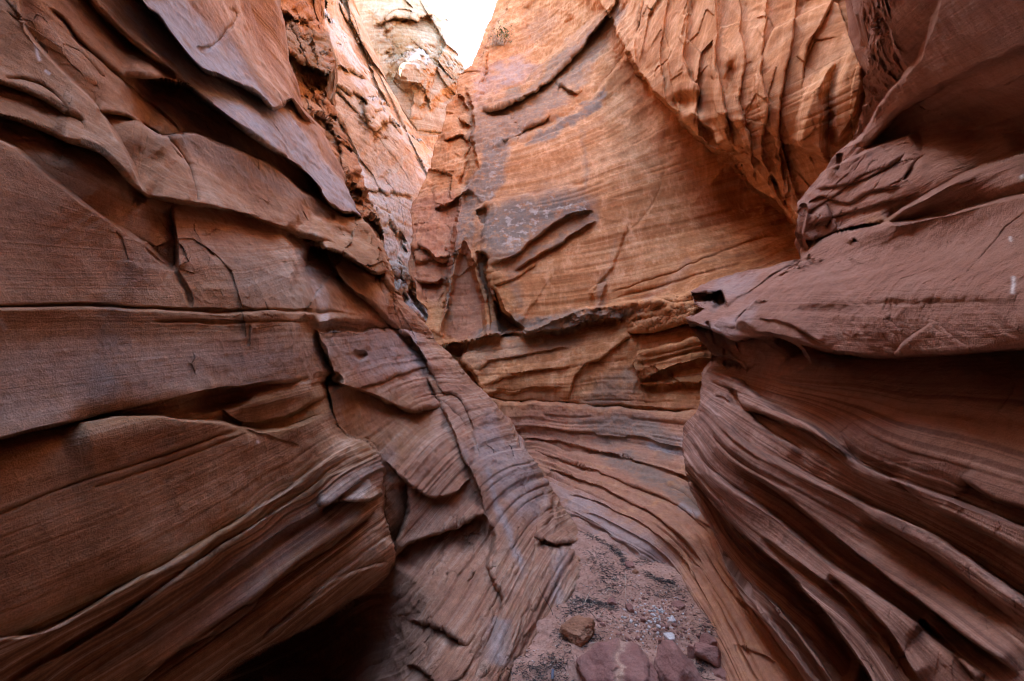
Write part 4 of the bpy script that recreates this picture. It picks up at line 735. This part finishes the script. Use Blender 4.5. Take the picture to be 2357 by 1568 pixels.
M_TWIG = rock_mat('dead_wood', (.035, .03, .03), (.07, .06, .055), (.12, .10, .085))
M_STRAW = rock_mat('straw', (.35, .27, .18), (.50, .41, .29), (.6, .5, .38))

def ico(n):
    bm = bmesh.new(); bmesh.ops.create_icosphere(bm, subdivisions=n, radius=1)
    v = np.array([x.co[:] for x in bm.verts]); f = [[y.index for y in x.verts] for x in bm.faces]; bm.free(); return v, f
ICO = {k: ico(k) for k in (2, 3, 6)}

def rock_mesh(name, seed, dims, mat, level=6, planes=9, hard=12, rough=.07, step=None, extra_planes=()):
    v, f = ICO[level]; r = np.random.RandomState(seed)
    pn = r.normal(size=(planes, 3)); pn /= np.linalg.norm(pn, axis=1)[:, None]; ph = r.uniform(.72, 1.0, planes)
    base = np.array([(1, 0, 0), (-1, 0, 0), (0, 1, 0), (0, -1, 0), (0, 0, 1), (0, 0, -1)], float)
    for n, h in extra_planes:
        n = np.array(n, float); pn = np.vstack([pn, n / np.linalg.norm(n)]); ph = np.append(ph, h)
    pn = np.vstack([pn, base]); ph = np.append(ph, [1.0] * 6)
    q = np.maximum(v @ pn.T / ph, 0); rad = (q ** hard).sum(1) ** (-1 / hard)
    p = v * rad[:, None]; pale = np.zeros(len(p))
    p = p * (1 + rough * fbm(p * 1.6 + seed, 4)[:, None] + rough * .35 * fbm(p * 6 + seed, 3)[:, None] + rough * .25 * ridged(p * 3.1 + seed, 3)[:, None])
    if step:
        n, off, dep = step; n = np.array(n, float); n /= np.linalg.norm(n)
        s = p @ n - off + .12 * fbm(p * 2.2 + 5, 4)
        p = p * (1 - dep * sstep(s, -.03, .03))[:, None]; pale = np.exp(-((s - .1) / .10) ** 2) * (v[:, 2] > -.2)
    p = p * np.array(dims) / 2
    me = bpy.data.meshes.new(name); me.from_pydata(p.tolist(), [], f); me.polygons.foreach_set('use_smooth', np.ones(len(f), bool))
    a = me.attributes.new('pale', 'FLOAT', 'POINT'); a.data.foreach_set('value', pale.astype(np.float32)); me.materials.append(mat); return me

def put(name, me, u, v, label, cat_, rot=0, sink=.15, group=None, scale=1.0, tilt=(0, 0)):
    o = bpy.data.objects.new(name, me); COL.objects.link(o); p, d = at(u, v)
    zmin = min(x.co.z for x in me.vertices) * scale; zmax = max(x.co.z for x in me.vertices) * scale
    o.location = (p.x, p.y, p.z - zmin - sink * (zmax - zmin)); o.rotation_euler = (tilt[0], tilt[1], rot); o.scale = (scale,) * 3
    return prop(o, label, cat_, group)

put('boulder', rock_mesh('boulder', 3, (.36, .30, .20), M_ROCK, step=((.75, -.45, .35), .12, .10), planes=9, hard=26, extra_planes=(((-.8, -.2, .7), .78), ((.1, -.2, 1), .8), ((.9, -.3, .5), .85))), 1432, 1590, 'largest reddish boulder on the sand, with a pale crack across its top', 'boulder', .25)
put('boulder', rock_mesh('boulder', 8, (.205, .20, .19), M_ROCK, planes=9, hard=22, extra_planes=(((-.8, -.3, .75), .62), ((.85, -.2, .8), .66), ((0, -1, .35), .8))), 1560, 1582, 'pointed purplish boulder to the right of the largest one with the crack', 'boulder', .1)
put('boulder', rock_mesh('boulder', 12, (.135, .11, .085), M_ROCK, planes=9, hard=20), 1630, 1516, 'low rounded boulder lying near the foot of the right wall', 'boulder', -.3)
put('rock', rock_mesh('rock', 15, (.085, .06, .075), M_ROCK, planes=6, hard=10, extra_planes=(((-.7, -.2, .8), .6),)), 1627, 1492, 'small pointed rock just behind the low rounded boulder', 'rock', .4)
put('rock', rock_mesh('rock', 17, (.045, .045, .06), M_ROCK, planes=6), 1591, 1508, 'little rock wedged between the pointed boulder and the low rounded one', 'rock')
put('rock', rock_mesh('rock', 21, (.165, .13, .085), M_BROWN, planes=9, hard=16, rough=.12, extra_planes=(((-.2, -.4, 1), .72), ((.95, -.4, -.1), .85), ((-.5, -1, .1), .8))), 1327, 1466, 'flat-topped ochre-brown rock alone on the left of the sand', 'rock', -.35)
put('rock', rock_mesh('rock', 25, (.062, .055, .052), M_WHITE, planes=7, hard=9), 1544, 1481, 'knobby pale pink rock behind the two big boulders', 'rock', .3)
put('rock', rock_mesh('rock', 27, (.045, .045, .04), M_ROCK, planes=6), 1450, 1405, 'small round red stone beside the white pebbles', 'rock')
put('rock', rock_mesh('rock', 31, (.055, .07, .03), M_ROCK, planes=6), 1449, 1303, 'half-buried dull red stone at the far end of the sand', 'rock', 0, .35)
put('rock', rock_mesh('rock', 33, (.035, .03, .02), M_BROWN, planes=7, hard=16), 1462, 1319, 'tiny dark orange chip of stone, far up the sand', 'rock', .5)
put('rock', rock_mesh('rock', 35, (.07, .06, .03), M_ROCK, planes=6), 1561, 1398, 'flat pinkish stone sunk in the sand to the right of the pebbles', 'rock', .2, .3)
put('rock', rock_mesh('rock', 37, (.04, .035, .035), M_WHITE, planes=7, hard=14), 1547, 1434, 'white angular stone standing right of the pebble patch', 'rock', .6)
put('rock', rock_mesh('rock', 39, (.09, .07, .03), M_ROCK, planes=6), 1662, 1552, 'flat stone at the base of the right wall, beside the pointed boulder', 'rock', .2, .4)
put('rock', rock_mesh('rock', 41, (.05, .045, .04), M_ROCK, planes=6), 1408, 1388, 'low brown stone half covered by sand behind the twigs', 'rock', .2, .4)

rn = random.Random(5); nr = np.random.RandomState(9)
def scatter(name, meshes, n, box, label, group, smin, smax, cat_):
    k = 0
    while k < n:
        u = rn.gauss((box[0] + box[2]) / 2, (box[2] - box[0]) / 4.2); v = rn.gauss((box[1] + box[3]) / 2, (box[3] - box[1]) / 4.2)
        p, d = at(u, v)
        o = bpy.data.objects.new(name, rn.choice(meshes)); COL.objects.link(o); s = smin * (smax / smin) ** (rn.random() ** 1.6)
        o.scale = (s, s * rn.uniform(.7, 1), s * rn.uniform(.5, .9)); o.location = (p.x, p.y, p.z + .12 * s); o.rotation_euler = (rn.uniform(-.4, .4), rn.uniform(-.4, .4), rn.uniform(0, 6.3))
        prop(o, label, cat_, group); k += 1
wm = [rock_mesh('pebble', 50 + k, (1, 1, 1), M_WHITE, 3, 8, 12) for k in range(5)]
rm = [rock_mesh('pebble', 60 + k, (1, 1, 1), M_ROCK, 3, 8, 12) for k in range(5)]
scatter('pebble', wm, 60, (1440, 1375, 1570, 1480), 'small white pebble lying in the gravel patch on the sand', 'white pebbles on the sand', .010, .026, 'pebble')
scatter('pebble', rm, 90, (1400, 1370, 1640, 1510), 'small reddish pebble lying on the pink sand', 'reddish pebbles on the sand', .010, .034, 'pebble')

def merged(name, V, F, mats, midx=None):
    me = bpy.data.meshes.new(name); me.from_pydata(V, [], F)
    for m in mats: me.materials.append(m)
    if midx: me.polygons.foreach_set('material_index', midx)
    o = bpy.data.objects.new(name, me); COL.objects.link(o); return o

# grit
V, F, MI = [], [], []
v2, f2 = ICO[2][0] * 1.0, ICO[2][1]
oct_v = np.array([(1, 0, 0), (-1, 0, 0), (0, 1, 0), (0, -1, 0), (0, 0, 1), (0, 0, -1)], float); oct_f = [(0, 2, 4), (2, 1, 4), (1, 3, 4), (3, 0, 4), (2, 0, 5), (1, 2, 5), (3, 1, 5), (0, 3, 5)]
for k in range(2600):
    if rn.random() < .6: u, v = rn.gauss(1510, 62), rn.gauss(1430, 46)
    else: u, v = rn.uniform(1200, 1690), rn.uniform(1290, 1568)
    p, d = at(u, v); s = rn.uniform(.0015, .0055); b0 = len(V)
    for q in oct_v * nr.uniform(.6, 1.1, (6, 1)) * s * np.array([1.2, 1, .8]): V.append((p.x + q[0], p.y + q[1], p.z + s * .4 + q[2]))
    F += [tuple(b0 + i for i in f) for f in oct_f]; MI += [rn.choices((0, 1, 2), (5, 3, 2))[0]] * 8
prop(merged('gravel', V, F, [M_ROCK, M_BROWN, M_WHITE], MI), 'fine gravel scattered over the sand', 'gravel', kind='stuff')

# flood litter of dark needles and twigs
def tube(V, F, pts, r0, r1, n=4):
    pts = [Vector(p) for p in pts]; b0 = len(V)
    for i, p in enumerate(pts):
        d = (pts[min(i + 1, len(pts) - 1)] - pts[max(i - 1, 0)]).normalized()
        a = d.orthogonal().normalized(); b = d.cross(a); r = r0 + (r1 - r0) * i / max(1, len(pts) - 1)
        for k in range(n):
            c = a * math.cos(6.2832 * k / n) + b * math.sin(6.2832 * k / n); V.append(tuple(p + c * r))
    for i in range(len(pts) - 1):
        for k in range(n):
            F.append((b0 + i * n + k, b0 + i * n + (k + 1) % n, b0 + (i + 1) * n + (k + 1) % n, b0 + (i + 1) * n + k))
def rg(x, y): return ((2000 + x * .4667) / 1.738, (2000 + y * .4667) / 1.738)
CL = [(820,505,95,60,200),(1235,535,60,25,60),(970,670,95,55,230),(1445,775,150,55,230),(700,880,105,35,190),(640,965,65,40,110),(950,780,60,22,70),(850,920,150,45,200),(1785,1130,85,120,260),(530,1190,45,120,140),(790,1190,45,22,60),(380,1480,190,85,420),(1700,1460,60,90,130),(460,1380,60,40,60),(900,590,40,30,40),(1400,1110,60,40,50),(1000,1100,160,60,80)]
TR = [((700,270),(900,380),(1030,480),(1100,600),26,330),((1240,620),(1330,680),(1420,700),(1490,720),24,170),((600,850),(760,880),(900,900),(1000,940),20,120)]
spots = []
for cx, cy, rx, ry, n in CL: spots += [(cx + nr.normal() * rx * .85, cy + nr.normal() * ry * .85) for _ in range(int(n * 1.2))]
for a0, a1, a2, a3, w, n in TR:
    q = smooth_line([a0, a1, a2, a3], 20)
    for _ in range(int(n * 1.5)):
        c = q[nr.randint(len(q))]; spots.append((c[0] + nr.normal() * w * .6, c[1] + nr.normal() * w * .5))
spots += [(nr.uniform(480, 1850), nr.uniform(330, 1550)) for _ in range(900)]
V, F, MI = [], [], []
for x, y in spots:
    u, v = rg(x, y); p, d = at(u, v); L = .008 + .034 * rn.random() ** 2.2; an = rn.uniform(0, 6.3); el_ = rn.uniform(-.05, .35)
    dv = Vector((math.cos(an), math.sin(an), el_)); sd_ = Vector((-math.sin(an), math.cos(an), 0)) * L * rn.uniform(-.25, .25)
    z0 = Vector((0, 0, .001 + .006 * rn.random())); n0 = len(F)
    tube(V, F, [p + z0 - dv * L * .5, p + z0 + sd_, p + z0 + dv * L * .5], .0015 * rn.uniform(.6, 1.5), .0006, 3)
    MI += [1 if rn.random() < .07 else 0] * (len(F) - n0)
prop(merged('twig_litter', V, F, [M_TWIG, M_STRAW], MI), 'dark flood litter of needles and tiny twigs lying in drifts on the sand', 'litter', kind='stuff')

def stick(pts, r0, r1, mat, label, lift=.006, ends=None):
    w = []
    for k, (x, y) in enumerate(pts):
        p, d = at(*rg(x, y)); w.append(p + Vector((0, 0, lift + (ends[k] if ends else .008 * math.sin(k * 1.7)))))
    V, F = [], []; q = smooth_line([tuple(p) for p in w], 6) if False else w
    tube(V, F, q, r0, r1, 6); o = merged('stick', V, F, [mat]); return prop(o, label, 'stick')
stick([(640,940),(700,955),(770,990),(840,1050)], .0028, .0012, M_TWIG, 'curved dark twig lying right of the ochre-brown rock', ends=[.0, .02, .02, 0])
stick([(915,778),(960,788),(1030,794)], .0016, .001, M_STRAW, 'pale straw lying flat in the middle of the sand')
stick([(1036,806),(1075,775),(1120,768),(1180,770)], .0018, .001, M_TWIG, 'thin bent brown twig beside the pale straw', ends=[0, .02, .02, 0])
stick([(768,838),(740,880),(718,912)], .0016, .001, M_STRAW, 'short pale stalk stuck in the dark litter on the left', ends=[.03, .015, 0])
stick([(840,1030),(870,985),(895,950)], .0014, .0008, M_STRAW, 'fine pale stalk near the end of the curved dark twig')
stick([(1072,620),(1076,720),(1078,845)], .0014, .0009, M_STRAW, 'long thin upright grass stalk in the middle of the sand', ends=[.0, .02, .0])
stick([(448,1553),(454,1480)], .007, .006, rock_mat('bluish_wood', (.12, .13, .17), (.2, .21, .25), (.3, .3, .33)), 'short thick blue-grey stick at the bottom edge of the sand', .008)
V, F = [], []; p0, _ = at(*rg(455, 990)); p1 = Vector(unproj(1241, 1352, 2.60))
tube(V, F, [p0 + (p1 - p0) * t + Vector((.006 * math.sin(t * 6), 0, 0)) for t in np.linspace(0, 1, 7)], .0016, .001, 5)
prop(merged('stick', V, F, [M_TWIG]), 'thin dark stick leaning against the striped left wall', 'stick')

# bush on the high shoulder of the centre wall
M_LEAF = bpy.data.materials.new('leaf'); M_LEAF.use_nodes = True; t = NT(M_LEAF); b = t.n['Principled BSDF']; b.inputs['Roughness'].default_value = .7
t.lk(t.ramp(t.noise(t.new('ShaderNodeTexCoord').outputs['Object'], 3, 3), [(.35, (.05, .075, .02)), (.65, (.14, .16, .05))]), b.inputs['Base Color'])
bush = bpy.data.objects.new('bush', None); COL.objects.link(bush); bb = Vector(unproj(1146, 100, 10.7)); bush.location = bb
prop(bush, 'small green bush with dry grass on the high shoulder beside the sky gap', 'bush')
V, F = [], []
for k in range(90):
    an, ln, sp = rn.uniform(0, 6.3), rn.uniform(.10, .34), rn.uniform(.2, .8); b_ = Vector((rn.gauss(0, .10), rn.gauss(0, .08), -.05))
    tube(V, F, [b_, b_ + Vector((math.cos(an) * sp * ln * .5, math.sin(an) * sp * ln * .5, ln * .6)), b_ + Vector((math.cos(an) * sp * ln, math.sin(an) * sp * ln - .03, ln * .9))], .006, .002, 3)
g = merged('grass', V, F, [M_STRAW]); g.parent = bush
V, F = [], []
for k in range(260):
    c = Vector((rn.gauss(.12, .10), rn.gauss(0, .08), abs(rn.gauss(.22, .10)))); n_ = Vector((rn.gauss(0, 1), rn.gauss(0, 1), rn.gauss(0, 1))).normalized(); a_ = n_.orthogonal().normalized() * .022; c_ = n_.cross(a_) * .5; i0 = len(V)
    V += [tuple(c - a_), tuple(c + c_), tuple(c + a_), tuple(c - c_)]; F.append((i0, i0 + 1, i0 + 2, i0 + 3))
g = merged('foliage', V, F, [M_LEAF]); g.parent = bush
